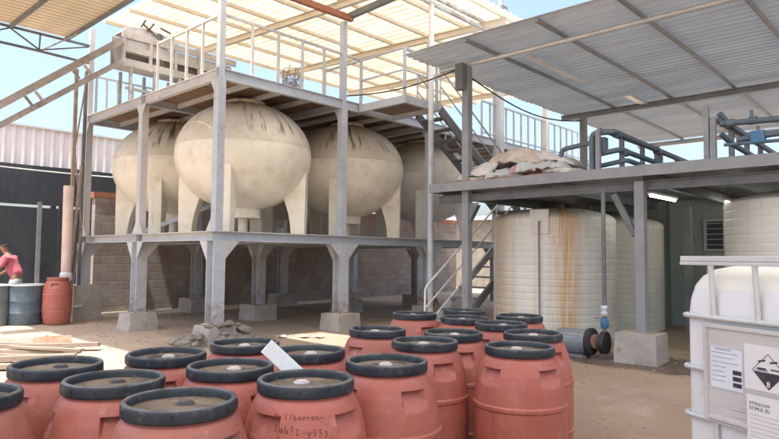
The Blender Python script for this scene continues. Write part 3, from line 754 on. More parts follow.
# pinkish standing pipe behind the orange barrel
pp = MB().tube([(5.38, 15.0, .0), (5.38, 15.0, .95)], .105, 20).build('standing_pipe', 'pinkpipe', None, 40); BASE[pp.name] = (0, 0, 0)
tag(pp, 'tall pinkish plastic pipe standing upright behind the lone orange barrel', 'pipe')
MB().tube([(5.38, 15.0, 1.1), (5.365, 15.0, 3.1)], .108, 20).build('pipe_barrel', 'pinkpipe', pp, 40)
MB().lathe([(.105, .93), (.128, .95), (.13, 1.1), (.11, 1.12)], (5.38, 15.0, 0), 20).build('white_coupling', 'white_tube', pp, 40)

# ------------------------------------------------------------------ background net wall and cladding
cw = thing('cladding_wall', 'pinkish white corrugated cladding above the black net', 'wall', (5, 19.3, 3.9))
pr_ = []; x = -6
m = MB(); prof = []
while x < 13.5:
    for u, h in ((0, 0), (.12, 0), (.15, .03), (.2, .03), (.23, 0)): prof.append((x + u, h))
    x += .25
n = len(prof)
m.add([(px, 19.3 - h, 3.9 - .0 * px) for px, h in prof] + [(px, 19.3 - h, 5.12) for px, h in prof] + [(px, 19.34 - h, 3.9) for px, h in prof] + [(px, 19.34 - h, 5.12) for px, h in prof],
      [(i, i + 1, n + i + 1, n + i) for i in range(n - 1)] + [(2 * n + i, 3 * n + i, 3 * n + i + 1, 2 * n + i + 1) for i in range(n - 1)] + [(n + i, n + i + 1, 3 * n + i + 1, 3 * n + i) for i in range(n - 1)])
m.build('cladding_sheet', 'clad', cw)
MB().bar((-6, 19.29, 5.14), (13.6, 19.29, 5.14), .12, .05).build('cap_flashing', 'steel_warm', cw)
for x in (-5, -1, 3.0, 6.55, 10):
    MB().box((x - .07, 19.4, 0), (x + .07, 19.54, 5.1)).build('wall_post', 'steel_dark', cw)
nw = thing('shade_net', 'black shade net hung as a wall beneath the pinkish cladding', 'net', (5, 19.1, 0))
def netpanel(x0, x1, z0, z1, y):
    nx, nzz = int((x1 - x0) / .25), 10; m = MB()
    f = lambda a, b: y + .05 * noise.noise(V((a * .8, b * .5, y))) + .04 * math.sin(a * 2.1 + b * .6)
    vs = [(x0 + (x1 - x0) * i / nx, f(x0 + (x1 - x0) * i / nx, z0 + (z1 - z0) * j / nzz), z0 + (z1 - z0) * j / nzz) for j in range(nzz + 1) for i in range(nx + 1)]
    w = nx + 1
    m.add(vs, [(j * w + i, j * w + i + 1, (j + 1) * w + i + 1, (j + 1) * w + i) for j in range(nzz) for i in range(nx)])
    return m
netpanel(-6, 13.4, 2.91, 4.02, 19.05).build('upper_net', 'net', nw, 180)
netpanel(-6, 13.4, 0.0, 2.835, 19.0).build('lower_net', 'net', nw, 180)
for x in (3.6, 4.5, 6.0, 6.55, 7.4):
    MB().box((x - .05, 18.8, 0), (x + .05, 18.88, 2.98 if x == 6.0 else 2.9)).build('net_post', 'steel_dark' if x == 6.0 else 'black', nw)
cb = MB()
cb.tube([(2.5 + .45 * i, 18.85, 3.95 - .08 * math.sin(math.pi * i / 16) - .03 * i / 16) for i in range(17)], .018, 6)
tag(cb.build('sagging_hose', 'steel_warm', None, 60), 'pale cable sagging along the top of the black net', 'cable')

# ------------------------------------------------------------------ barrels
BAR_PROF = [(0, 0), (.236, 0), (.255, .014), (.268, .06), (.284, .16), (.290, .245), (.299, .254), (.299, .272), (.292, .282), (.296, .4), (.297, .5), (.295, .575),
            (.293, .597), (.3015, .607), (.3015, .626), (.292, .636), (.287, .69), (.277, .755), (.264, .81), (.247, .858), (.236, .882), (.222, .902), (.209, .912), (.209, .935)]
def prof_r(z):
    for (r0, z0), (r1, z1) in zip(BAR_PROF[1:], BAR_PROF[2:]):
        if z0 <= z <= z1 and z1 > z0: return r0 + (r1 - r0) * (z - z0) / (z1 - z0)
    return .209
HZ0, HZ1 = .735, .852
def barrel_body(n=144):
    zs = [p[1] for p in BAR_PROF[1:]]
    z = .72
    while z < .88: zs.append(round(z, 4)); z += .012
    zs += [HZ1 - .001, HZ1 + .003, HZ0 - .002, HZ0 + .002]
    zs = sorted(set(zs)); m = MB(); rows = []
    vs = [(0, 0, 0)]
    for z in zs:
        row = []
        for j in range(n):
            q = 2 * math.pi * j / n
            r = prof_r(z)
            if z == 0: r = .236
            d = abs((q + math.pi / 4) % (math.pi / 2) - math.pi / 4)
            if d < .27 and HZ0 < z < HZ1:
                k = (z - HZ0) / (HZ1 - HZ0)
                flat = (.289 - .084 * k ** .8) / max(.97, math.cos(d))
                r = min(r, flat)
            row.append(len(vs)); vs.append((r * math.cos(q), r * math.sin(q), z))
        rows.append(row)
    fs = [(0, rows[0][(j + 1) % n], rows[0][j]) for j in range(n)]
    for a, b in zip(rows, rows[1:]):
        fs += [(a[j], a[(j + 1) % n], b[(j + 1) % n], b[j]) for j in range(n)]
    m.add(vs, fs); return m
def barrel_proto(dark=False):
    t = thing('plastic_barrel', '', 'barrel', (0, 0, 0), 'faded red plastic barrels in the foreground')
    barrel_body().build('body', 'barrel', t, 32)
    rg = MB().lathe([(.207, .92), (.219, .918), (.2235, .922), (.2245, .928), (.2245, .960), (.2215, .9695), (.215, .9745), (.207, .975), (.2005, .970), (.196, .957), (.1945, .93)], n=96)
    for j in range(12):
        q = 2 * math.pi * j / 12 + .07; c, s = math.cos(q), math.sin(q)
        rg.bar((c * .2245, s * .2245, .924), (c * .2245, s * .2245, .958), .007, .004, (c, s, 0))
    rg.build('lid_ring', 'lid_ring', t, 40)
    lid = MB().lathe([(0, .950), (.05, .949), (.11, .945), (.118, .949), (.126, .949), (.133, .943), (.17, .939), (.195, .937)], n=80).build('lid', 'lid', t, 60)
    bg = MB().lathe([(.038, .944), (.038, .953), (.033, .955), (.029, .955), (.029, .959), (.025, .961), (0, .961)], (.012, -.015, 0), 24)
    bg.build('bung', 'bung_dark' if dark else 'bung', lid, 40)
    return t
BL = [ # x, y, key
    (4.822, 4.046, 'A'), (4.86, 3.525, 'B'), (5.453, 3.942, 'Z'), (5.334, 3.225, 'C'), (4.627, 2.962, 'D'), (3.889, 2.919, 'E'), (4.296, 2.446, 'F'),
    (3.292, 2.707, 'G'), (3.555, 2.128, 'H'), (3.556, 3.413, 'I'), (2.507, 2.351, 'J'), (1.889, 2.296, 'K'), (1.287, 2.344, 'L'), (1.828, 2.843, 'M'),
    (2.341, 3.488, 'N'), (2.401, 2.899, 'O'), (1.839, 3.445, 'P'), (1.249, 3.476, 'Q'), (1.275, 2.907, 'R'), (.749, 2.988, 'S')]
P = {k: V((x, y)) for x, y, k in BL}
for it in range(200):
    for a in P:
        for b in P:
            if a < b:
                d = P[a] - P[b]; L = d.length
                if L < .59:
                    e = d * ((.59 - L) / L); wa, wb = P[a].length ** 4, P[b].length ** 4; P[a] += e * (wa / (wa + wb)); P[b] -= e * (wb / (wa + wb))
BLAB = {'A': 'small looking far red barrel at the back left of the right hand cluster', 'B': 'red barrel in the back row standing just before the stair foot',
        'Z': 'farthest red barrel, only its black ring showing behind the back row', 'C': 'red barrel at the back right corner, against the white ribbed tank',
        'D': 'red barrel in the middle of the right cluster, before the back row', 'E': 'red barrel between the two tall front barrels of the right cluster',
        'F': 'red barrel on the right edge, closest to the blue grey pump motor', 'G': 'red barrel left of the big front right one, handle dent facing right',
        'H': 'big front right red barrel with two clear handle dents', 'I': 'red barrel alone near the second front platform post, left of the back cluster',
        'J': 'red barrel just right of the one with handwriting', 'K': 'red barrel with dark handwriting below its black ring',
        'L': 'nearest red barrel with a brown muddy lid and dark bung', 'M': 'red barrel with brown lid between the nearest barrel and the white board',
        'N': 'red barrel in the left cluster directly before the rubble heap', 'O': 'red barrel behind the white board, its lid half covered',
        'P': 'red barrel in the left back row below the flared footing', 'Q': 'far left red barrel beside the scrap planks',
        'R': 'red barrel with square handle dent, left of the nearest barrel', 'S': 'red barrel cut off by the left edge of the photo'}
bp = barrel_proto(); bpd = barrel_proto(True)
used = {}
rb2 = random.Random(11)
ROT = {'H': R(211.5 - 45 + 0), 'K': R(230.5 - 45 + 3), 'L': R(20), 'R': R(72), 'G': R(250), 'J': R(258), 'M': R(8)}
BOBJ = {}
for x, y, k in BL:
    src = bpd if k in 'LRQ' else bp
    rot = ROT.get(k, rb2.uniform(0, 6.28))
    if src not in used:
        used[src] = 1; o = src; o.location = (P[k].x, P[k].y, 0); o.rotation_euler = (0, 0, rot); o['label'] = BLAB[k]
    else: o = dup(src, (P[k].x, P[k].y, 0), rot, BLAB[k])
    sc_ = rb2.uniform(.998, 1.012); o.scale = (1, 1, sc_)
    if k not in ROT: o.rotation_euler.x = R(rb2.uniform(-.6, .6)); o.rotation_euler.y = R(rb2.uniform(-.6, .6))
    BOBJ[k] = o
# handwriting on barrel K: strokes follow the barrel wall
GL = {'d': [[(.7, .45), (.3, .55), (.1, .25), (.4, 0), (.7, .2), (.75, 1), (.75, 0)]], 'o': [[(.5, .6), (.1, .4), (.2, .05), (.6, 0), (.8, .35), (.5, .6)]],
      'l': [[(.3, 1), (.3, .1), (.5, 0)]], '1': [[(.4, 1), (.4, 0)]], 'b': [[(.15, 1), (.2, 0), (.65, .05), (.75, .4), (.25, .5)]],
      'a': [[(.7, .55), (.25, .5), (.1, .1), (.5, .05), (.7, .5), (.75, 0), (.9, .05)]], 'v': [[(.1, .6), (.35, 0), (.7, .6), (.9, .5)]],
      'r': [[(.15, .6), (.2, 0)], [(.2, .4), (.6, .6), (.8, .5)]], 'n': [[(.1, .6), (.15, 0)], [(.15, .4), (.5, .6), (.65, 0), (.9, .1)]],
      '3': [[(.1, .95), (.6, .9), (.3, .55), (.7, .3), (.4, -.05), (.05, .1)]], '?': [[(.1, .8), (.4, 1), (.75, .75), (.4, .4), (.4, .25)], [(.38, .05), (.45, 0)]],
      '2': [[(.1, .6), (.5, .75), (.6, .4), (.1, 0), (.8, .05)]], 'y': [[(.1, .55), (.4, .1)], [(.8, .6), (.2, -.4)]], 'S': [[(.8, .9), (.2, .8), (.3, .5), (.75, .3), (.3, -.05), (.05, .1)]],
      '5': [[(.7, .8), (.25, .8), (.2, .45), (.6, .4), (.6, .05), (.15, 0)]], '.': [[(.3, .05), (.4, 0)]], '-': [[(.05, .3), (.9, .35)]]}
kb = BOBJ['K']; kp = P['K']
ink = MB()
def hand(text, q0, z0, h, wch, slope=0):
    q = q0
    for ch in text:
        if ch == ' ': q += wch * .7; continue
        for stl in GL[ch]:
            pts = []
            for (u, v) in stl:
                a = q + u * wch * .85; z = z0 + v * h + (a - q0) * slope
                r = prof_r(z) + .0006; pts.append((r * math.cos(a), r * math.sin(a), z))
            fine = []
            for p0, p1 in zip(pts, pts[1:]):
                for s_ in range(4): fine.append(V(p0).lerp(V(p1), s_ / 4))
            fine.append(V(pts[-1]))
            for i, p in enumerate(fine):
                rr = prof_r(p.z) + .0012; qq = math.atan2(p.y, p.x); fine[i] = V((rr * math.cos(qq), rr * math.sin(qq), p.z))
            ink.tube(fine, .0014, 5)
        q += wch
ca = math.atan2(-kp.y, -kp.x)                    # towards the open side of the row
hand('do l1bavron-', ca - .56, .845, .022, .076, -.004)
hand('3ab?2-y5S2.', ca - .52, .795, .032, .092, -.025)
w_ = ink.build('handwriting', 'ink', kb)
w_.parent = None
w_.parent = kb; w_.rotation_euler = (0, 0, -kb.rotation_euler.z)
w_['label'] = 'two lines of dark handwriting'
# white board poking up behind K
bd = MB().bar((1.868, 2.555, 1.10), (2.168, 2.392, .775), .08, .012, (-.57, -.78, .3)).build('white_board', 'board', None, None, .003)
tag(bd, 'white foam board leaning between the red barrels behind the handwriting barrel', 'board')

# the lone orange barrel at the back left and the two blue drums
ob = copy_tree(bp); ob.location = (5.12, 14.72, 0); ob.rotation_euler = (0, 0, 1.0); ob.scale = (1.0, 1.0, 1.05)
ob['label'] = 'lone orange red barrel beside the dark drums and the pinkish pipe'; ob['group'] = 'drums along the far left'
for c in list(ob.children):
    if c.name.startswith('lid_ring'): c.data = c.data.copy(); c.data.materials[0] = M['barrel']
def drum(x, y, r, h, mat, lab):
    t = thing('open_drum', lab, 'drum', (x, y, 0), 'drums along the far left')
    pf = [(0, 0), (r * .95, 0), (r * .97, .01)]
    for z in (.3, .6): pf += [(r * .97, z * h - .02), (r, z * h), (r * .97, z * h + .02)]
    pf += [(r * .97, h - .05), (r * .975, h - .02), (r * .93, h - .02), (r * .93, h - .1), (0, h - .1)]
    MB().lathe(pf, (x, y, 0), 48).build('drum_body', mat, t, 35)
    MB().lathe([(r * .93, h - .018), (r * 1.02, h - .018), (r * 1.03, h), (r * 1.0, h + .015), (r * .93, h + .012), (r * .93, h - .018)], (x, y, 0), 48).build('rim', 'drum_rim', t, 40)
    # dent streaks
    return t
drum(4.62, 15.12, .345, .86, 'drum_blue', 'blue grey drum with pale rim and streaks next to the orange barrel')
drum(4.02, 15.35, .345, .86, 'drum_grey', 'grey drum with pale rim at the left edge of the photo')

# ------------------------------------------------------------------ IBC container
ibc = thing('bulk_container', 'white plastic bulk container in a galvanised cage at the right edge', 'container', (2.55, .8, .4))
uu = V((-.438, -.899, 0)).normalized(); Cc = V((2.55, .8, 0)) + uu * .014; nn = V((.899, -.438, 0)).normalized(); zz = V((0, 0, 1))
def I(s, z, n=0): return Cc + uu * s + nn * n + zz * z
W, Dp = 1.2, 1.0
def rrect(s0, s1, n0, n1, r, z, k=5):
    pts = []
    for cs, cn, a0 in ((s1 - r, n1 - r, 0), (s0 + r, n1 - r, 90), (s0 + r, n0 + r, 180), (s1 - r, n0 + r, 270)):
        for i in range(k + 1):
            a = R(a0 + 90 * i / k); pts.append(I(cs + r * math.cos(a), z, cn + r * math.sin(a)))
    return pts
bt = MB(); rings = []
for z, ins, r in ((.56, .01, .03), (.6, .0, .025), (1.34, .0, .025), (1.40, .004, .03), (1.45, .014, .035), (1.485, .03, .045), (1.51, .056, .06), (1.524, .1, .06), (1.528, .2, .05)):
    rings.append(rrect(ins, W - ins, ins, Dp - ins, r, z))
n = len(rings[0]); fl = [p for r_ in rings for p in r_]
bt.add(fl, [(i * n + j, i * n + (j + 1) % n, (i + 1) * n + (j + 1) % n, (i + 1) * n + j) for i in range(len(rings) - 1) for j in range(n)] + [tuple(range(n - 1, -1, -1)), tuple(range((len(rings) - 1) * n, len(rings) * n))])
bt.build('inner_bottle', 'bottle', ibc, 50)
def loop_tube(z, r, off=-.0125):
    p = rrect(off, W - off, off, Dp - off, .035, z, 4); p = p + [p[0], p[1]]
    return MB().tube(p, r, 8, False)
for z in (1.335, 1.142, .965, .78):
    loop_tube(z, .0095).build('cage_tube', 'cage', ibc, 50)
# top rail is a heavier profile
tp = MB()
for a, b in ((I(0, 1.55, -.012), I(W, 1.55, -.012)), (I(W, 1.55, 0), I(W, 1.55, Dp)), (I(W, 1.55, Dp), I(0, 1.55, Dp)), (I(0, 1.55, Dp), I(-.0, 1.55, .01))):
    tp.bar(a, b, .03, .02)
tp.bar(I(-.004, 1.533, -.022), I(W, 1.533, -.022), .007, .014)
tp.build('top_rail', 'cage', ibc, None, .003)
for s in (.128, .305, .48, .66, .84, 1.02):
    if s > .7: MB().tube([I(s, 1.535, -.014), I(s, 1.5, -.012), I(s + .008, 1.335, -.011), I(s + .01, .5, -.011)], .0098, 8).build('cage_tube', 'cage', ibc, 50)
    else:
        MB().tube([I(s, 1.535, -.014), I(s, 1.5, -.012), I(s + .008, 1.335, -.011)], .0098, 8).build('cage_tube', 'cage', ibc, 50)
        MB().tube([I(s + .008, .97, -.011), I(s + .01, .5, -.011)], .0095, 8).build('cage_tube', 'cage', ibc, 50)
for s in (.12, .3, .5, .7, .9):
    MB().tube([I(.005, 1.54, s), I(.0, .5, s)], .0095, 8).build('cage_tube', 'cage', ibc, 50)
    MB().tube([I(s, 1.54, Dp), I(s, .5, Dp)], .0095, 8).build('cage_tube', 'cage', ibc, 50)
# sign plate with raised border
sp = MB()
def slab(m, s0, s1, z0, z1, n0, n1):
    m.prism([(s0, z0), (s1, z0), (s1, z1), (s0, z1)], I(0, 0, n0), uu, zz, nn * (n1 - n0))
slab(sp, .113, .69, .985, 1.304, -.0128, -.0095)
for a in ((.103, .118, .975, 1.315), (.685, .70, .975, 1.315)): slab(sp, *a, -.02, -.009)
for a in ((.1185, .6845, .975, .988), (.1185, .6845, 1.301, 1.315)): slab(sp, *a, -.02, -.009)
plate = sp.build('sign_plate', 'plate', ibc, None, .002)
for zq in (1.262, 1.285): pass
l1 = MB(); slab(l1, .128, .262, 1.088, 1.24, -.0145, -.0125); lab1 = l1.build('form_label', 'paper_blue', ibc)
pg = MB()
for i in range(7):
    z = 1.215 - i * .0165; slab(pg, .136, .136 + random.uniform(.075, .11) if i < 3 else .136 + random.uniform(.045, .065), z, z + .0028, -.0153, -.0147)
slab(pg, .150, .215, 1.2265, 1.231, -.0153, -.0147)
pg.build('printed_lines', 'print_grey', lab1)
pb = MB()
for i in range(3): slab(pb, .222, .256, 1.104 + i * .0215, 1.119 + i * .0215, -.0153, -.0147)
pb.build('printed_boxes', 'print', lab1)
bdq = MB()
for a in ((.130, .2605, 1.236, 1.238), (.130, .2605, 1.0895, 1.091), (.1285, .1300, 1.0895, 1.238), (.2605, .262, 1.0895, 1.238)): slab(bdq, *a, -.0153, -.0147)
bdq.build('label_border', 'print_grey', lab1)
l2 = MB(); slab(l2, .268, .47, 1.112, 1.262, -.0145, -.0125); lab2 = l2.build('hazard_label', 'paper', ibc)
cs, cz, hw = .356, 1.179, .058
kd = MB()
kd.prism([(cs - hw * .96, cz - .0035), (cs, cz - hw * .98), (cs + hw * .96, cz - .0035)], I(0, 0, -.0153), uu, zz, nn * .0006)
kd.build('hazard_black_half', 'print', lab2)
ko = MB()
for a, b in (((cs - hw, cz), (cs, cz + hw)), ((cs, cz + hw), (cs + hw, cz)), ((cs - hw, cz), (cs, cz - hw)), ((cs, cz - hw), (cs + hw, cz))):
    ko.bar(I(a[0], a[1], -.015), I(b[0], b[1], -.015), .0006, .002, nn.cross(I(b[0], b[1]) - I(a[0], a[1])))
# tilted test tubes over a bar and a hand, schematic corrosive mark
for dx in (-.022, .02):
    ko.bar(I(cs + dx - .014, cz + .03, -.015), I(cs + dx + .012, cz + .036, -.015), .0006, .006, zz)
slab(ko, cs - .04, cs - .008, cz + .004, cz + .0105, -.0153, -.0147); slab(ko, cs + .008, cs + .04, cz + .006, cz + .0105, -.0153, -.0147)
ko.build('hazard_outline', 'print', lab2)
l3 = MB(); slab(l3, .281, .5, .93, 1.096, -.0242, -.0222); lab3 = l3.build('product_label', 'paper', ibc)
pk = MB()
for i in range(6):
    z = 1.03 - i * .014; slab(pk, .292, .292 + random.uniform(.1, .17), z, z + .003, -.025, -.0244)
pk.build('small_print', 'print_pink', lab3)
pm = MB()
for i in range(4): slab(pm, .15, .15 + random.uniform(.08, .12), 1.035 - i * .012, 1.038 - i * .012, -.0128, -.0122)
pm.build('stamped_lines', 'print_pink', plate)
def text(body, s, z, n, size, mat, parent, name):
    cu = D.curves.new('t', 'FONT'); cu.body = body; cu.size = size; cu.extrude = .0002; cu.align_x = 'LEFT'
    ob_ = D.objects.new('t', cu); COL.objects.link(ob_)
    bpy.context.view_layer.update()
    me = D.meshes.new_from_object(ob_.evaluated_get(bpy.context.evaluated_depsgraph_get()))
    m = MB(); m.add([I(s + v.co.x, z + v.co.y, n + v.co.z) for v in me.vertices], [tuple(p.vertices) for p in me.polygons])
    D.objects.remove(ob_); D.meshes.remove(me); D.curves.remove(cu)
    return m.build(name, mat, parent)
for o_ in (plate, lab1, lab2, lab3): o_.location = -nn * .0135
text('8', cs - .007, cz - .05, -.0158, .026, 'white_print', lab2, 'hazard_digit')
text('CORROSIVE', cs - .046, cz - .0005, -.0155, .0085, 'print', lab2, 'hazard_word')
text('STYNLOW', .291, 1.063, -.0248, .0155, 'print', lab3, 'product_word')
text('ST/MUL SU', .291, 1.047, -.0248, .0155, 'print', lab3, 'product_word')
pbm = MB()
for z0, z1 in ((.42, .44), (.53, .55)):
    for i in range(7): slab(pbm, 0, W, z0, z1, i * .15, i * .15 + .1)
for s in (0, .55, 1.1): slab(pbm, s, s + .1, .44, .53, 0, Dp)
for s in (0, .55, 1.1): slab(pbm, s, s + .1, .0, .42, 0, Dp)
pbm.build('skid_base', 'wood', ibc)

# ------------------------------------------------------------------ pump shed at the right
sh = thing('pump_shed', 'open grey steel shed with zinc roof and an upper pipe deck on the right', 'shed', (9.5, 7, 0))
ZR = 5.33
gs = trap_sheet(-3.2, 7.58, 8.5, 20, ZR, ZR, .2, .028)
# turned so that the ribs run along Y
pr2 = []; x = 8.5
prof = []
while x < 20:
    for u, h in ((0, 0), (.05, 0), (.075, .022), (.115, .022), (.14, 0)): prof.append((x + u, h))
    x += .19
n = len(prof); gm = MB(); vs = []
YS = [7.58, 5.8, 4.0, 2.0, 0, -3.4]
zr = lambda px: ZR - .006 * (px - 8.5)
for y in YS:
    vs += [(px, y + (.02 * math.sin(px * 5) if y == YS[0] else 0), zr(px) + h + .006 * math.sin(px * 1.7 + y * 2)) for px, h in prof]
gm.add(vs, [(j * n + i, j * n + i + 1, (j + 1) * n + i + 1, (j + 1) * n + i) for j in range(len(YS) - 1) for i in range(n - 1)])
sheet = gm.build('roof_sheet', 'greysheet', sh)
so = sheet.modifiers.new('thickness', 'SOLIDIFY'); so.thickness = .006
for y, mt in ((6.17, 'shed_steel'), (4.8, 'shed_steel'), (3.5, 'shed_steel'), (2.15, 'shed_steel'), (.8, 'shed_steel')):
    MB().tube([(8.55, y, zr(8.5) - .045), (12, y - .05, zr(12) - .05), (19.9, y, zr(19.9) - .04)], .036, 10).build('purlin', mt, sh, 50)
MB().tube([(9.5, 7.45, ZR - .125), (9.5, -3.3, ZR - .125)], .045, 12).build('roof_beam', 'galv', sh, 50)
MB().ibeam((14.65, 7.5, zr(14.6) - .15), (14.65, -3.3, zr(14.6) - .15), .1, .13).build('roof_beam', 'shed_steel', sh)
MB().ibeam((19.8, 7.5, zr(19.8) - .15), (19.8, -3.3, zr(19.8) - .15), .1, .13).build('roof_beam', 'galv', sh)
for x, y, ztop in ((9.5, 6.8, ZR - .17), (9.5, .25, ZR - .17), (14.65, 6.9, zr(14.65) - .22), (19.8, 6.9, 5.05), (14.65, 0.2, 5.05)):
    MB().box((x - .07, y - .07, .0), (x + .07, y + .07, ztop)).build('column', 'shed_steel', sh)
c643 = MB(); c643.box((9.43, 3.5, .42), (9.57, 3.64, 2.72)); c643.box((9.36, 3.43, .425), (9.64, 3.71, .44))
c643.build('column', 'shed_steel', sh)
for sgn in (-1, 1):
    MB().prism([(sgn * .075, 2.55), (sgn * .3, 2.55), (sgn * .075, 2.2)], (9.45, 6.8, 0), (0, 1, 0), (0, 0, 1), (.012, 0, 0)).build('bracket', 'steel_dark', sh)
MB().bar((9.5, 3.66, 1.9), (9.5, 3.98, 2.55), .07, .09).build('bracket', 'steel_dark', sh)
MB().prism([(.085, 2.55), (.45, 2.55), (.085, 2.1)], (9.5, 6.794, 0), (1, 0, 0), (0, 0, 1), (0, .012, 0)).build('bracket', 'steel_dark', sh)
# upper deck of the shed
MB().prism([(0, 0), (.06, 0), (.06, .012), (.012, .012), (.012, .153), (.06, .153), (.06, .165), (0, .165)], (9.32, 7.55, 2.785), (1, 0, 0), (0, 0, 1), (0, -11, 0)).build('deck_edge_beam', 'shed_steel', sh)
MB().box((9.39, -3.4, 2.9), (15.2, 7.5, 2.94)).build('deck_plate', 'shed_steel', sh)
MB().ibeam((9.56, 7.5, 2.66), (9.56, -3.4, 2.66), .1, .14).build('deck_beam', 'steel_dark', sh)
for y in (7.45, 5.3, 3.57, 1.6, -.4, -2.6):
    MB().ibeam((9.615, y, 2.8), (15.1, y, 2.8), .1, .18).build('deck_beam', 'steel_dark', sh)
MB().box((9.32, 7.552, 2.785), (15.1, 7.575, 2.95)).build('deck_edge_beam', 'shed_steel', sh)
bx_ = MB().box((9.29, 6.765, 4.7), (9.425, 6.93, 5.2)).build('junction_box', 'steel_dark', sh, None, .006)
o = rough_block(.62, .62, .43, 21, .04, .014).build('concrete_footing', 'concrete', smooth=40); o.location = (9.52, 3.6, 0)
o.rotation_euler = (0, 0, R(4))
tag(o, 'pale pitted concrete block under the shed column next to the pump', 'footing')
# back wall and barred window
gw = thing('shed_back_wall', 'dark green panel wall at the back of the pump shed', 'wall', (15, 3, 0))
pw = MB(); prof = []; y = -3.4
m = MB()
m.box((15.2, -3.4, 0), (15.26, 3.86, 2.9)); m.box((15.2, 4.26, 0), (15.26, 7.5, 2.9)); m.box((15.2, 3.862, 0), (15.26, 4.258, 1.75)); m.box((15.2, 3.862, 2.42), (15.26, 4.258, 2.9))
m.build('wall_panel', 'greenwall', gw)
for y in (-2.2, -.8, .8, 2.2, 5.0, 5.9, 6.8): MB().box((15.15, y - .03, 0), (15.195, y + .03, 2.9)).build('batten', 'greenwall', gw)
wf = MB()
for a in ((3.84, 3.88, 1.73, 2.44), (4.24, 4.28, 1.73, 2.44)): wf.box((15.13, a[0], a[2]), (15.199, a[1], a[3]))
for z in (1.73, 2.4): wf.box((15.13, 3.882, z), (15.199, 4.238, z + .04))
wfo = wf.build('window_frame', 'steel', gw)
MB().box((15.21, 3.88, 1.77), (15.22, 4.24, 2.4)).build('dark_pane', 'darkwall', wfo)
wb = MB()
for i in range(5): wb.box((15.15, 3.882, 1.86 + i * .12), (15.17, 4.238, 1.875 + i * .12))
wb.build('window_bars', 'steel', wfo)
MB().box((14.2, 4.28, 0), (14.34, 4.42, 2.7)).build('inner_post', 'shed_steel', gw)
MB().box((13.2, 6.05, 0), (13.26, 6.1, 2.7)).build('side_post', 'steel_dark', gw)

# ribbed white tanks
def ribbed(x, y, r, h, lab, rot=0):
    t = thing('ribbed_tank', lab, 'tank', (x, y, 0), 'white ribbed tanks under the shed'); t.rotation_euler = (0, 0, 0)
    BASE[t.name] = (0, 0, 0)
    pf = [(0, .0), (r, .0)]; z = .02
    while z < h - .12:
        pf += [(r - .0008, z + .006), (r, z + .02), (r, z + .095), (r - .0008, z + .108), (r - .0055, z + .114), (r - .0055, z + .120)]; z += .126
    pf += [(r, h - .1), (r - .02, h - .05), (r - .12, h + .02), (r * .55, h + .12), (r * .2, h + .16), (0, h + .165)]
    o_ = MB().lathe(pf, n=120).build('tank_wall', 'poly', t, 75); o_.rotation_euler = (0, 0, rot)
    MB().lathe([(.24, h + .1), (.24, h + .24), (.2, h + .25), (0, h + .25)], n=32).build('manhole_lid', 'black', t, 40)
    return t
rt1 = ribbed(11.2, 5.93, 1.17, 2.36, 'white ribbed tank with long rust stains beside the stairs')
# strap plate and narrow standpipe on its face
q = math.atan2(-5.93, -11.2) + R(0)
qa = R(196)
c_, s_ = math.cos(qa), math.sin(qa)
b1 = MB().prism([(-.17, 1.98), (.17, 1.98), (.17, 2.42), (-.17, 2.42)], (1.172 * c_, 1.172 * s_, 0), (-s_, c_, 0), (0, 0, 1), (c_ * .02, s_ * .02, 0)); b1.build('overflow_plate', 'poly', rt1)
b2 = MB().tube([(1.16 * c_, 1.16 * s_, 2.2), (1.22 * c_, 1.22 * s_, 2.2), (1.215 * c_, 1.215 * s_, 2.1), (1.205 * c_, 1.205 * s_, .1)], .014, 8); b2.build('level_pipe', 'steel_dark', rt1, 50)
ribbed(13.85, 5.95, 1.17, 2.36, 'shaded ribbed tank behind the shed column, deeper in the shed', 2.4)
ribbed(11.0, 1.6, 1.17, 2.44, 'pale ribbed tank behind the bulk container at the right edge', 3.6)

# lit tubes under the shed deck
for x0, x1, y, lab in ((10.9, 12.2, 3.93, 'lit fluorescent tube under the shed deck nearest the column'), (15.0 - 1.9, 15.0 - .7, 3.3, 'small far lit tube under the shed deck beside the right tank')):
    t = thing('tube_lamp', lab, 'lamp', ((x0 + x1) / 2, y, 2.7), 'lit tubes under the shed deck')
    MB().box((x0, y - .05, 2.665), (x1, y + .05, 2.705)).build('lamp_housing', 'white_tube', t)
    MB().tube([(x0 + .03, y, 2.64), (x1 - .03, y, 2.64)], .022, 10).build('tube', 'lamp', t, 50)
    MB().box((x0 + .2, y - .015, 2.707), (x0 + .23, y + .015, 2.9)).build('hanger', 'steel_dark', t)
# pale strips under the zinc roof, standing for lit purlin undersides
fx = MB().box((-1.1, -.06, -.05), (1.1, .06, .02)).build('lit_purlin_strip', 'galv', None, None, .01); fx.location = (10.9, 5.66, ZR - .1)
tag(fx, 'long pale strip for a lit purlin underside beneath the zinc roof', 'strip')
for nm, (xx, yy), lab in (('lit_purlin_strip', (14.2, 5.35), 'short pale strip for a lit purlin underside near the rear roof beam'),):
    f2 = MB().box((-.7, -.07, -.05), (.7, .07, .02)).build(nm, 'galv', None, None, .01); f2.location = (xx, yy, zr(xx) - .1); tag(f2, lab, 'strip')

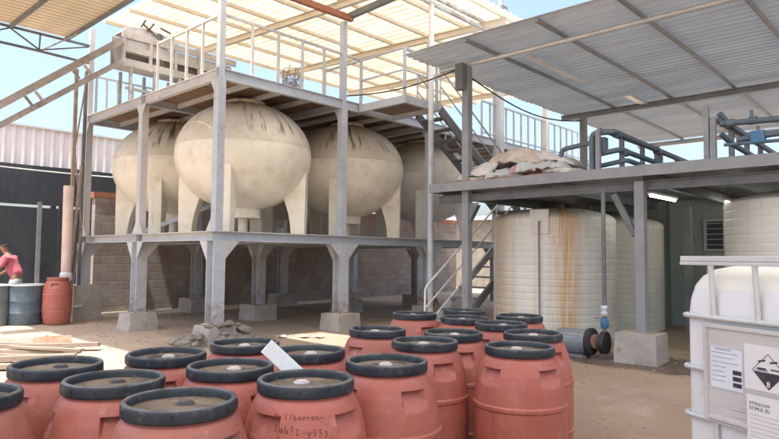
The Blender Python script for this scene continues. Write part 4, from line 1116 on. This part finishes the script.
# pipe racks on the shed deck
ZD = 2.945
def rack(y, x0, x1, lab, h=.72):
    t = thing('pipe_rack', lab, 'pipe rack', (x0, y, ZD), 'pipe racks on the shed deck')
    fr = MB(); fr.bar((x0, y, ZD + h), (x1, y, ZD + h), .05, .05)
    fr.build('top_rail', 'shed_steel', t)
    x = x0
    while x <= x1: MB().box((x - .035, y - .035, ZD), (x + .035, y + .035, ZD + h - .026)).build('rack_post', 'shed_steel', t); x += .95
    return t
r1 = rack(4.28, 9.62, 14.2, 'left hand pipe rack with bent pipes beside the heap of sacks', .7)
def elbow_path(pts, rad=.09, k=5):
    pts = [V(p) for p in pts]; out = [pts[0]]
    for a, b, c in zip(pts, pts[1:], pts[2:]):
        d1 = (a - b).normalized(); d2 = (c - b).normalized(); r = min(rad, (a - b).length * .45, (c - b).length * .45)
        for i in range(k + 1):
            tt_ = i / k; out.append((b + d1 * r) * (1 - tt_) ** 2 + b * 2 * tt_ * (1 - tt_) + (b + d2 * r) * tt_ ** 2)
    out.append(pts[-1]); return out
def pipe(parent, pts, r, mat='pipe_blue', rad=.1, name='pipe'):
    return MB().tube(elbow_path(pts, rad), r, 12).build(name, mat, parent, 50)
pipe(r1, [(9.75, 5.0, ZD), (9.75, 5.0, ZD + .46), (9.75, 4.42, ZD + .52), (9.75, 4.42, ZD + .02)], .042)
pipe(r1, [(9.7, 4.42, ZD + .02), (9.7, 4.42, ZD + .66), (9.75, 4.1, ZD + .66), (14.0, 4.1, ZD + .58)], .05)
pipe(r1, [(9.72, 4.36, ZD + .3), (9.8, 4.0, ZD + .36), (13.8, 4.0, ZD + .3)], .045)
pipe(r1, [(9.9, 4.5, ZD + .12), (9.95, 3.95, ZD + .2), (13.6, 3.95, ZD + .12)], .04)
for x, z in ((9.95, .64), (11.8, .6), (10.0, .34)): MB().lathe([(.0, -.07), (.068, -.07), (.068, .07), (0, .07)], (x, 4.1 if z > .5 else 4.0, ZD + z), 16, (1, 0, 0)).build('coupling', 'pipe_blue', r1, 40)
MB().box((9.68, 4.2, ZD + .32), (9.84, 4.36, ZD + .58)).build('valve_body', 'pipe_blue', r1, None, .02)
r2 = rack(2.56, 9.62, 14.2, 'right hand pipe rack with blue valve near the photo edge', .62)
MB().box((9.6, 2.62, ZD), (9.67, 2.69, ZD + .82)).build('tall_post', 'shed_steel', r2)
pipe(r2, [(9.72, 2.5, ZD + .7), (9.9, 2.42, ZD + .55), (13.8, 2.42, ZD + .5)], .045)
pipe(r2, [(9.72, 2.48, ZD + .4), (9.9, 2.4, ZD + .28), (13.8, 2.4, ZD + .2)], .04)
pipe(r2, [(9.75, 2.5, ZD + .56), (9.75, 1.2, ZD + .5)], .045)
pipe(r2, [(9.78, 2.3, ZD + .3), (9.78, 1.85, ZD + .33), (9.78, 1.72, ZD + .33), (9.78, 1.72, ZD + .52)], .04)
pipe(r2, [(9.72, 2.45, ZD + .24), (9.75, 1.3, ZD + .22)], .025)
MB().box((9.7, 1.94, ZD + .22), (9.86, 2.12, ZD + .4)).build('valve_body', 'valve_blue', r2, None, .025)
MB().tube([(9.78, 2.03, ZD + .4), (9.78, 2.03, ZD + .47)], .02, 8).build('valve_stem', 'steel_dark', r2, 50)
for yv in (2.36, 2.08): MB().lathe([(0, -.05), (.06, -.05), (.06, .05), (0, .05)], (9.75, yv, ZD + .55), 14, (0, 1, 0)).build('coupling', 'pipe_blue', r2, 40)
for yv in (2.5, 2.1): MB().box((9.73, yv - .02, ZD + .6), (9.77, yv + .02, ZD + .7)).build('clamp', 'pipe_blue', r2)
MB().box((9.72, 1.42, ZD), (9.78, 1.48, ZD + .56)).build('rack_post', 'shed_steel', r2)
bar_ = MB()

# sacks heaped on the deck edge: flat woven sacks thrown over one another
rs = random.Random(5)
def mound(x, y):
    k = math.exp(-((y - 5.85) / .62) ** 2) * .42 + math.exp(-((y - 6.65) / .4) ** 2) * .2 + math.exp(-((y - 5.1) / .35) ** 2) * .13
    return k * max(0, min(1, (x - 9.36) / .35)) * max(0, min(1, (11.0 - x) / .5))
def sack(cx_, cy_, Lx, Ly, lay, off, rz_, mat, lab, amp=.05, name='woven_sack', cat='sack', group='empty sacks heaped on the shed deck'):
    nx, ny = 46, 56; q = V((rs.random() * 40, rs.random() * 40, 0)); c, s_ = math.cos(rz_), math.sin(rz_); pa = rs.uniform(0, 3.1)
    top = []; bot = []
    for i in range(nx + 1):
        for j in range(ny + 1):
            u = i / nx * 2 - 1; v = j / ny * 2 - 1
            wx = u * Lx / 2 * (1 + .09 * noise.noise(V((v * 2.2, 1, 3)) + q)); wy = v * Ly / 2 * (1 + .1 * noise.noise(V((u * 2.2, 5, 1)) + q))
            x, y = cx_ + wx * c - wy * s_, cy_ + wx * s_ + wy * c
            d = x * math.cos(pa) + y * math.sin(pa)
            fold = 1 - abs(noise.noise(V((d * 6.5, (x * math.sin(pa) - y * math.cos(pa)) * 1.4, 0)) + q)) * 2.6
            fine = noise.noise(V((x * 9, y * 9, 2)) + q) * .014 + noise.noise(V((x * 30, y * 30, 7)) + q) * .005
            t = .02 + .055 * (max(0, 1 - abs(u) ** 5) * max(0, 1 - abs(v) ** 5)) ** .6
            z = 2.955 + lay * mound(x, y) + off + amp * max(-.4, fold) + fine
            z = max(z, 2.96 + t / 2)
            top.append((x, y, z + t)); bot.append((x, y, max(2.9515, z - t * .6)))
    N = len(top); w = ny + 1; fs = []
    for i in range(nx):
        for j in range(ny):
            a_ = i * w + j; fs += [(a_, a_ + w, a_ + w + 1, a_ + 1), (N + a_, N + a_ + 1, N + a_ + w + 1, N + a_ + w)]
    for i in range(nx):
        for j in (0, ny):
            a_ = i * w + j; fs.append((a_, a_ + w, N + a_ + w, N + a_))
    for j in range(ny):
        for i in (0, nx):
            a_ = i * w + j; fs.append((a_, a_ + 1, N + a_ + 1, N + a_))
    o_ = MB().add(top + bot, fs).build(name, mat, None, 120)
    return tag(o_, lab, cat, group)
sack(9.85, 6.72, .75, .62, .12, .0, .1, 'sack_tan', 'tan folded sack at the bottom left end of the heap on the deck edge')
sack(9.88, 6.6, .8, .85, .8, .03, -.15, 'sack_white', 'off white sack draped over the left end of the heap', .04)
sack(9.75, 6.05, .62, .7, .25, .0, .2, 'sack_grey', 'grey sack squeezed low in the middle of the heap', .06)
sack(9.72, 5.62, .5, .5, .42, .02, .05, 'cloth_red', 'faded pinkish cloth bundle tucked beneath the sacks', .06, 'cloth_bundle', 'cloth', None)
sack(9.9, 5.35, .8, .95, .72, .02, .25, 'sack_grey', 'blue grey sack slanting down the front of the heap', .05)
sack(10.0, 5.82, .85, 1.15, 1.0, .05, -.1, 'sack_tan', 'large tan sack crowning the middle of the heap', .045)
sack(10.0, 5.2, .75, .8, 1.0, .06, .2, 'sack_white', 'pale crumpled sack on the right shoulder of the heap', .045)
sack(9.85, 4.95, .6, .6, .3, .0, -.2, 'sack_white', 'white flat sack at the right foot of the heap', .03)
MB_r = MB().box((9.42, 4.9, 2.952), (9.56, 7.3, 2.975)).build('timber_strip', 'rustbeam')
tag(MB_r, 'thin reddish timber strip lying along the shed deck edge under the sacks', 'timber')

# pump by the footing
pu = thing('water_pump', 'blue grey electric pump lying beside the concrete block', 'pump', (9.25, 4.3, 0))
MB().lathe([(0, -.02), (.12, -.02), (.17, .0), (.18, .02), (.185, .05), (.185, .46), (.18, .5), (0, .5)], (9.28, 4.84, .235), 32, (.02, -1, 0)).build('motor', 'motor', pu, 40)
rbm = MB()
for j in range(20):
    a = 2 * math.pi * j / 20; rbm.bar((9.28 + .187 * math.cos(a), 4.8, .235 + .187 * math.sin(a)), (9.28 + .187 * math.cos(a), 4.4, .235 + .187 * math.sin(a)), .004, .006)
rbm.build('cooling_fins', 'motor', pu)
MB().lathe([(.1, 0), (.2, 0), (.21, .02), (.21, .08), (.19, .1), (.12, .12), (.12, .2), (.17, .22), (.17, .3), (0, .3)], (9.28, 4.33, .25), 32, (.02, -1, 0)).build('pump_flange', 'black', pu, 40)
MB().lathe([(0, .0), (.1, .0), (.11, .03), (.11, .06), (0, .08)], (9.22, 4.2, .27), 20, (-.5, -1, 0)).build('pump_face', 'rust', pu, 40)
MB().box((9.14, 4.35, 0), (9.42, 4.8, .05)).build('foot', 'steel_dark', pu)
rs_ = thing('riser_pipe', 'dark vertical pipe with blue ball valve rising from the pump', 'pipe', (9.3, 4.07, 0))
pipe(rs_, [(9.3, 4.12, .3), (9.3, 4.07, .38), (9.3, 4.07, 2.62)], .033, 'steel_dark', .05)
MB().lathe([(0, 0), (.05, 0), (.06, .02), (.06, .12), (.05, .14), (0, .14)], (9.3, 4.07, .48), 16).build('valve', 'valve_blue', rs_, 40)
MB().lathe([(0, 0), (.055, 0), (.062, .015), (.062, .05), (.05, .06), (.05, .1), (.062, .11), (.062, .145), (.055, .16), (0, .16)], (9.3, 4.07, .66), 16).build('union', 'galv', rs_, 40)
MB().bar((9.28, 4.07, .62), (9.2, 4.19, .63), .02, .012).build('valve_lever', 'valve_blue', rs_)

# ------------------------------------------------------------------ conveyor top left
cv = thing('inclined_conveyor', 'dusty inclined conveyor rising to a box head on the upper deck', 'conveyor', (5.8, 13.4, 4.9))
for y in (13.25, 13.85):
    MB().bar((2.7, y, 3.72), (5.72, y, 6.2), .06, .14).build('side_rail', 'conv_rail', cv)
    MB().bar((2.9, y, 3.5), (5.75, y, 5.74), .05, .1).build('lower_rail', 'conv_rail', cv)
    for k in (.15, .45, .75): 
        x = 2.7 + 3.0 * k; z = 3.72 + 2.46 * k
        MB().bar((x, y, z - .1), (x + .14, y, z - .26), .04, .05).build('strut', 'conv', cv)
MB().bar((2.7, 13.55, 3.765), (5.7, 13.55, 6.23), .5, .02).build('belt', 'conv_dark', cv)
for k in range(9): MB().tube([(2.9 + .3 * k, 13.29, 3.86 + .2466 * k), (2.9 + .3 * k, 13.81, 3.86 + .2466 * k)], .03, 8).build('roller', 'conv_dark', cv, 50)
hd = MB()
hd.box((5.72, 13.25, 6.28), (8.6, 13.3, 6.42)); hd.box((5.72, 13.25, 5.98), (8.6, 13.29, 6.1)); hd.box((5.72, 13.25, 5.66), (8.4, 13.31, 5.82))
hd.box((5.72, 13.8, 5.7), (8.6, 13.85, 6.42)); hd.box((5.72, 13.3, 5.68), (8.5, 13.8, 5.72))
for x in (5.74, 6.35, 6.95, 7.55, 8.2): hd.box((x, 13.24, 5.64), (x + .06, 13.32, 6.44))
hd.build('head_frame', 'conv', cv)
MB().box((5.8, 13.34, 5.84), (6.5, 13.36, 5.97)).build('guard_mesh', 'conv_dark', cv)
MB().box((6.75, 13.34, 5.84), (8.1, 13.36, 6.0)).build('dark_belt_side', 'conv_dark', cv)
MB().box((5.8, 13.32, 6.12), (8.5, 13.34, 6.27)).build('side_plate', 'steel_warm', cv)
MB().prism([(5.74, 6.42), (5.86, 6.56), (6.35, 6.64), (6.95, 6.56), (7.0, 6.42)], (0, 13.34, 0), (1, 0, 0), (0, 0, 1), (0, .4, 0)).build('hopper_cover', 'conv', cv)
MB().tube([(6.6, 13.32, 6.52), (6.6, 13.5, 6.52)], .08, 14).build('drive_motor', 'steel_dark', cv, 40)
for a, b in (((6.2, 6.7), (6.5, 6.5)), ((6.45, 6.78), (6.3, 6.55)), ((6.6, 6.72), (6.85, 6.66)), ((6.25, 6.8), (6.15, 6.62))): MB().bar((a[0], 13.3, a[1]), (b[0], 13.3, b[1]), .03, .035).build('drive_bracket', 'conv_dark', cv)
for x in (5.95, 6.5, 7.1, 8.2):
    for y in (13.3, 13.82): MB().box((x - .03, y - .03, 4.9), (x + .03, y + .03, 5.655)).build('support_leg', 'steel', cv)
MB().box((5.92, 13.45, 5.2), (8.2, 13.5, 5.26)).build('cross_tie', 'steel_warm', cv)

# wire basket on the upper deck
wbk = MB(); bxc, byc = 7.95, 10.15
for i in range(16):
    a = 2 * math.pi * i / 16; wbk.tube([(bxc + .2 * math.cos(a), byc + .2 * math.sin(a), 4.895), (bxc + .21 * math.cos(a), byc + .21 * math.sin(a), 5.42)], .007, 5)
for z in (4.93, 5.05, 5.17, 5.29, 5.41):
    wbk.tube([(bxc + .205 * math.cos(2 * math.pi * i / 20), byc + .205 * math.sin(2 * math.pi * i / 20), z) for i in range(21)], .007, 5)
for i in range(18):
    a, b_ = random.uniform(0, 6.28), random.uniform(0, 6.28)
    wbk.tube([(bxc + .17 * math.cos(a), byc + .17 * math.sin(a), random.uniform(4.92, 5.4)), (bxc + .17 * math.cos(b_), byc + .17 * math.sin(b_), random.uniform(4.92, 5.5))], .01, 5)
tag(wbk.build('wire_basket', 'brown_angle', None, 60), 'rusty wire basket of scraps standing behind the upper railing', 'basket')

# utility pole behind the zinc roof
up_ = thing('utility_pole', 'pole with insulator clamps rising behind the zinc roof edge', 'pole', (14.46, 9.2, 0))
up_mb = MB().tube([(14.46, 9.2, 0), (14.46, 9.2, 9.6)], [.09, .07], 12); up_mb.build('pole_shaft', 'galv', up_, 50)
for z in (7.35, 7.7, 8.05, 8.4, 8.8):
    MB().box((14.3, 9.05, z), (14.56, 9.16, z + .1)).build('clamp', 'steel_dark', up_)

# cables
cb1 = MB().tube([V((8.9, 9.5, 4.95)).lerp(V((9.45, 6.95, 5.15)), i / 20) + V((0, 0, -.12 * math.sin(math.pi * i / 20))) for i in range(21)], .014, 6)
tag(cb1.build('black_cable', 'black', None, 60), 'black cable slung from the platform deck to the shed column', 'cable', 'hanging cables')
cb2 = MB().tube([V((9.55, 6.8, 5.0)).lerp(V((14.6, 6.95, 5.0)), i / 20) + V((0, 0, -.28 * math.sin(math.pi * i / 20))) for i in range(21)], .016, 6)
tag(cb2.build('black_cable', 'black', None, 60), 'dark cable sagging between the shed columns below the zinc roof', 'cable', 'hanging cables')

# ------------------------------------------------------------------ scrap on the ground
def plank(x, y, z, L, w, h, rz_, lab, mat='wood', ry=0):
    o_ = MB().box((-w / 2, -L / 2, -h / 2), (w / 2, L / 2, h / 2)).build('scrap_plank', mat, None, None, .004)
    o_.location = (x, y, z); o_.rotation_euler = (0, ry, rz_)
    return tag(o_, lab, 'plank', 'scrap planks on the ground at the left')
plank(3.15, 10.6, .06, 1.9, .14, .05, R(42), 'short brown plank lowest in the scrap timber at the left')
plank(3.3, 10.95, .09, 2.3, .16, .06, R(55), 'long brown plank across the scrap timber at the left', 'wood', R(3))
plank(3.0, 9.9, .06, 1.4, .15, .07, R(60), 'thick brown baulk nearest the left barrels', 'wood')
plank(3.35, 12.3, .06, 1.5, .35, .1, R(48), 'grey slab lying behind the scrap timber', 'concrete')
plank(2.75, 9.3, .05, 1.2, .15, .06, R(50), 'pale plank in front of the scrap timber', 'wood')
plank(3.75, 10.9, .13, .55, .3, .02, R(75), 'thin rusty sheet piece propped behind the far left barrel', 'rust', R(-22))
plank(3.4, 10.2, .12, 1.3, .1, .04, R(30), 'narrow stick crossing over the scrap timber', 'wood')
for i, (x, y) in enumerate(((7.6, 9.2), (7.8, 9.0), (7.3, 9.5))):
    bm = bmesh.new(); bmesh.ops.create_grid(bm, x_segments=6, y_segments=6, size=.09)
    for v in bm.verts: v.co.z = .02 + .025 * noise.noise(v.co * 14 + V((i * 5, 0, 0)))
    m = MB()
    for k_, v in enumerate(bm.verts): v.index = k_
    m.add([v.co.copy() for v in bm.verts], [tuple(v.index for v in f.verts) for f in bm.faces]); bm.free()
    o_ = m.build('plastic_scrap', 'litter'); o_.location = (x, y, .005); so_ = o_.modifiers.new('t', 'SOLIDIFY'); so_.thickness = .004
    tag(o_, 'scrap of white plastic litter on the earth left of the second front footing', 'litter', 'white litter on the ground')
o_ = MB().bar((0, 0, 0), (0, .1, .5), .4, .05).build('leaning_slab', 'concrete', None, None, .006); o_.location = (11.45, 12.2, 0); o_.rotation_euler = (0, 0, R(-20))
tag(o_, 'thin concrete slab leaning on a far footing under the platform', 'slab')
sc = MB()
for i in range(9):
    a = V((11.75 + random.uniform(-.25, .2), 9.45 + random.uniform(-.2, .2), .36)); b_ = a + V((random.uniform(-.3, .3), random.uniform(-.2, .2), random.uniform(.05, .35)))
    sc.bar(a, b_, .04, .03)
tag(sc.build('twisted_scrap', 'rust'), 'twisted rusty iron scrap piled on the third front footing', 'scrap')

# ------------------------------------------------------------------ far pale building seen past the wall end
fb = thing('small_store', 'drab rendered store beyond the end of the block wall', 'building', (26, 17, 0))
MB().box((26, 13.5, 0), (33, 24, 3.4)).build('wall', 'rubble', fb)
MB().box((25.7, 13.2, 3.403), (33.3, 24.3, 3.6)).build('roof', 'steel_warm', fb)
MB().box((25.97, 15.5, .003), (25.999, 16.6, 2.1)).build('door', 'steel_dark', fb)

# ------------------------------------------------------------------ man at the far left
man = thing('person', 'man in red shirt and grey trousers bending by the dark net at the left edge', 'person', (4.75, 16.6, 0))
def skin(name, verts, edges, radii, mat, parent, root=0, sub=2):
    me = D.meshes.new(name); me.from_pydata(verts, edges, []); o_ = D.objects.new(name, me); COL.objects.link(o_)
    sm = o_.modifiers.new('skin', 'SKIN'); sm.use_smooth_shade = True
    ly = me.skin_vertices[0].data
    for i, r in enumerate(radii): ly[i].radius = (r, r) if not isinstance(r, tuple) else r
    for i in range(len(verts)): ly[i].use_root = (i == root)
    ss = o_.modifiers.new('sub', 'SUBSURF'); ss.levels = sub; ss.render_levels = sub
    bpy.context.view_layer.update()
    m2 = D.meshes.new_from_object(o_.evaluated_get(bpy.context.evaluated_depsgraph_get())); D.objects.remove(o_)
    for p in m2.polygons: p.use_smooth = True
    m2.materials.clear(); m2.materials.append(M[mat])
    o2 = D.objects.new(name, m2); COL.objects.link(o2)
    if parent: o2.parent = parent
    return o2
# facing image-left (towards -X, +Y a little): local forward f
fwd = V((-.75, .66, 0)); sd_ = V((-fwd.y, fwd.x, 0))
def L3(f, s, z): return tuple(fwd * f + sd_ * s + V((0, 0, z)))
bv = [L3(0, 0, .95), L3(.05, 0, 1.1), L3(.14, 0, 1.28), L3(.2, 0, 1.42), L3(.25, 0, 1.5), L3(.29, 0, 1.56), L3(.32, 0, 1.64), L3(.33, 0, 1.72),
      L3(.19, .19, 1.40), L3(.19, -.19, 1.40), L3(.28, .23, 1.13), L3(.28, -.23, 1.13), L3(.5, .2, 1.0), L3(.5, -.2, 1.0), L3(.58, .19, .96), L3(.58, -.19, .96),
      L3(0, .1, .9), L3(0, -.1, .9), L3(.03, .11, .5), L3(.07, -.11, .5), L3(-.02, .11, .09), L3(.02, -.11, .09), L3(.13, .12, .04), L3(.17, -.12, .04)]
be = [(0, 1), (1, 2), (2, 3), (3, 4), (4, 5), (5, 6), (6, 7), (3, 8), (3, 9), (8, 10), (9, 11), (10, 12), (11, 13), (12, 14), (13, 15), (0, 16), (0, 17), (16, 18), (17, 19), (18, 20), (19, 21), (20, 22), (21, 23)]
brd = [.11, .11, .12, .1, .055, .07, .092, .07, .05, .05, .042, .045, .032, .032, .035, .035, .09, .09, .06, .06, .042, .042, .04, .04]
skin('body', bv, be, brd, 'skin', man)
sv = [L3(-.01, 0, .93)] + [bv[i] for i in (1, 2, 3, 8, 9)] + [tuple(V(bv[8]).lerp(V(bv[10]), .8)), tuple(V(bv[9]).lerp(V(bv[11]), .8))]
skin('shirt', sv, [(0, 1), (1, 2), (2, 3), (3, 4), (3, 5), (4, 6), (5, 7)], [.165, .158, .168, .135, .1, .1, .075, .075], 'shirt', man)
for v_ in [o for o in man.children if o.name.startswith('shirt')][0].data.vertices:
    v_.co += v_.normal * (.022 * noise.noise(v_.co * 9) + .012 * noise.noise(V((v_.co.x * 5, v_.co.y * 5, v_.co.z * 24))))
tv = [L3(.01, 0, 1.0), L3(0, 0, .86), L3(.02, .1, .7), L3(.03, -.1, .7), bv[18], bv[19], bv[20], bv[21]]
skin('trousers', tv, [(0, 1), (1, 2), (1, 3), (2, 4), (3, 5), (4, 6), (5, 7)], [.15, .15, .11, .11, .085, .085, .068, .068], 'trouser', man)
hv = [tuple(V(bv[6]) + V((0, 0, .02)) - fwd * .03), tuple(V(bv[7]) + V((0, 0, .0)) - fwd * .02)]
skin('hair', hv, [(0, 1)], [.112, .1], 'hair', man)
for s in (-.035, .035):
    e_ = MB().lathe([(0, -.012), (.012, 0), (0, .012)], L3(.32 + .09, s, 1.66), 8); e_.build('eye', 'black', None).parent = man
ns = MB().prism([(0, 0), (.03, -.02), (0, .05)], L3(.40, -.008, 1.61), fwd, (0, 0, 1), sd_ * .018); ns.build('nose', 'skin', None).parent = man
for s in (-1, 1):
    for hnd, idx in ((None, 14 if s > 0 else 15),):
        hp = V(bv[idx])
        fm = MB()
        for k in range(4):
            b0 = hp + fwd * .03 + sd_ * (.028 - .019 * k); fm.tube([b0, b0 + fwd * .035 + V((0, 0, -.01)), b0 + fwd * (.06 + .006 * (k in (1, 2))) + V((0, 0, -.035))], [.009, .0085, .007], 6)
        b0 = hp + sd_ * (-s * .03); fm.tube([b0, b0 + fwd * .03 + sd_ * (-s * .02) + V((0, 0, -.015)), b0 + fwd * .045 + sd_ * (-s * .022) + V((0, 0, -.03))], [.011, .01, .008], 6)
        fm.build('fingers', 'skin', None, 60).parent = man
man.location = (4.82, 16.5, .03)

# ------------------------------------------------------------------ light, sky, camera
w = D.worlds.new('World'); SC.world = w; w.use_nodes = True
nt = w.node_tree; bg = nt.nodes['Background']
sky = nt.nodes.new('ShaderNodeTexSky'); sky.sky_type = 'NISHITA'; sky.sun_disc = False
sd = V((.275, .065, -.955)).normalized(); to = -sd
sky.sun_elevation = math.asin(to.z); sky.sun_rotation = math.atan2(to.x, to.y) % (2 * math.pi)
sky.air_density = 1.0; sky.dust_density = 5.0; sky.ozone_density = 2.0
nt.links.new(sky.outputs[0], bg.inputs[0]); bg.inputs[1].default_value = .15
su = D.lights.new('sun', 'SUN'); su.energy = 3.0; su.angle = R(.53); su.color = (1, .965, .91)
so2 = D.objects.new('sun', su); COL.objects.link(so2); so2.rotation_euler = sd.to_track_quat('-Z', 'Y').to_euler(); so2.location = (0, 0, 20)

cam = D.cameras.new('camera'); co = D.objects.new('camera', cam); COL.objects.link(co); SC.camera = co
cam.sensor_width = 36; cam.sensor_fit = 'HORIZONTAL'; cam.lens = 618 / 779 * 36; cam.clip_end = 2000; cam.clip_start = .05
yaw, pit, rol = .746262375, .0593582417, .00820468
fw = V((math.cos(pit) * math.cos(yaw), math.cos(pit) * math.sin(yaw), math.sin(pit)))
rt = V((math.sin(yaw), -math.cos(yaw), 0)); up = rt.cross(fw)
rt, up = rt * math.cos(rol) + up * math.sin(rol), up * math.cos(rol) - rt * math.sin(rol)
co.matrix_world = Matrix(((rt.x, up.x, -fw.x, 0), (rt.y, up.y, -fw.y, 0), (rt.z, up.z, -fw.z, 1.55), (0, 0, 0, 1)))
vs_ = SC.view_settings
vs_.view_transform = 'Standard'; vs_.look = 'None'; vs_.gamma = 1; vs_.use_curve_mapping = False; vs_.exposure = 1.5
SC.cycles.max_bounces = 10; SC.cycles.diffuse_bounces = 8; SC.cycles.transmission_bounces = 6
SC.cycles.use_denoising = True
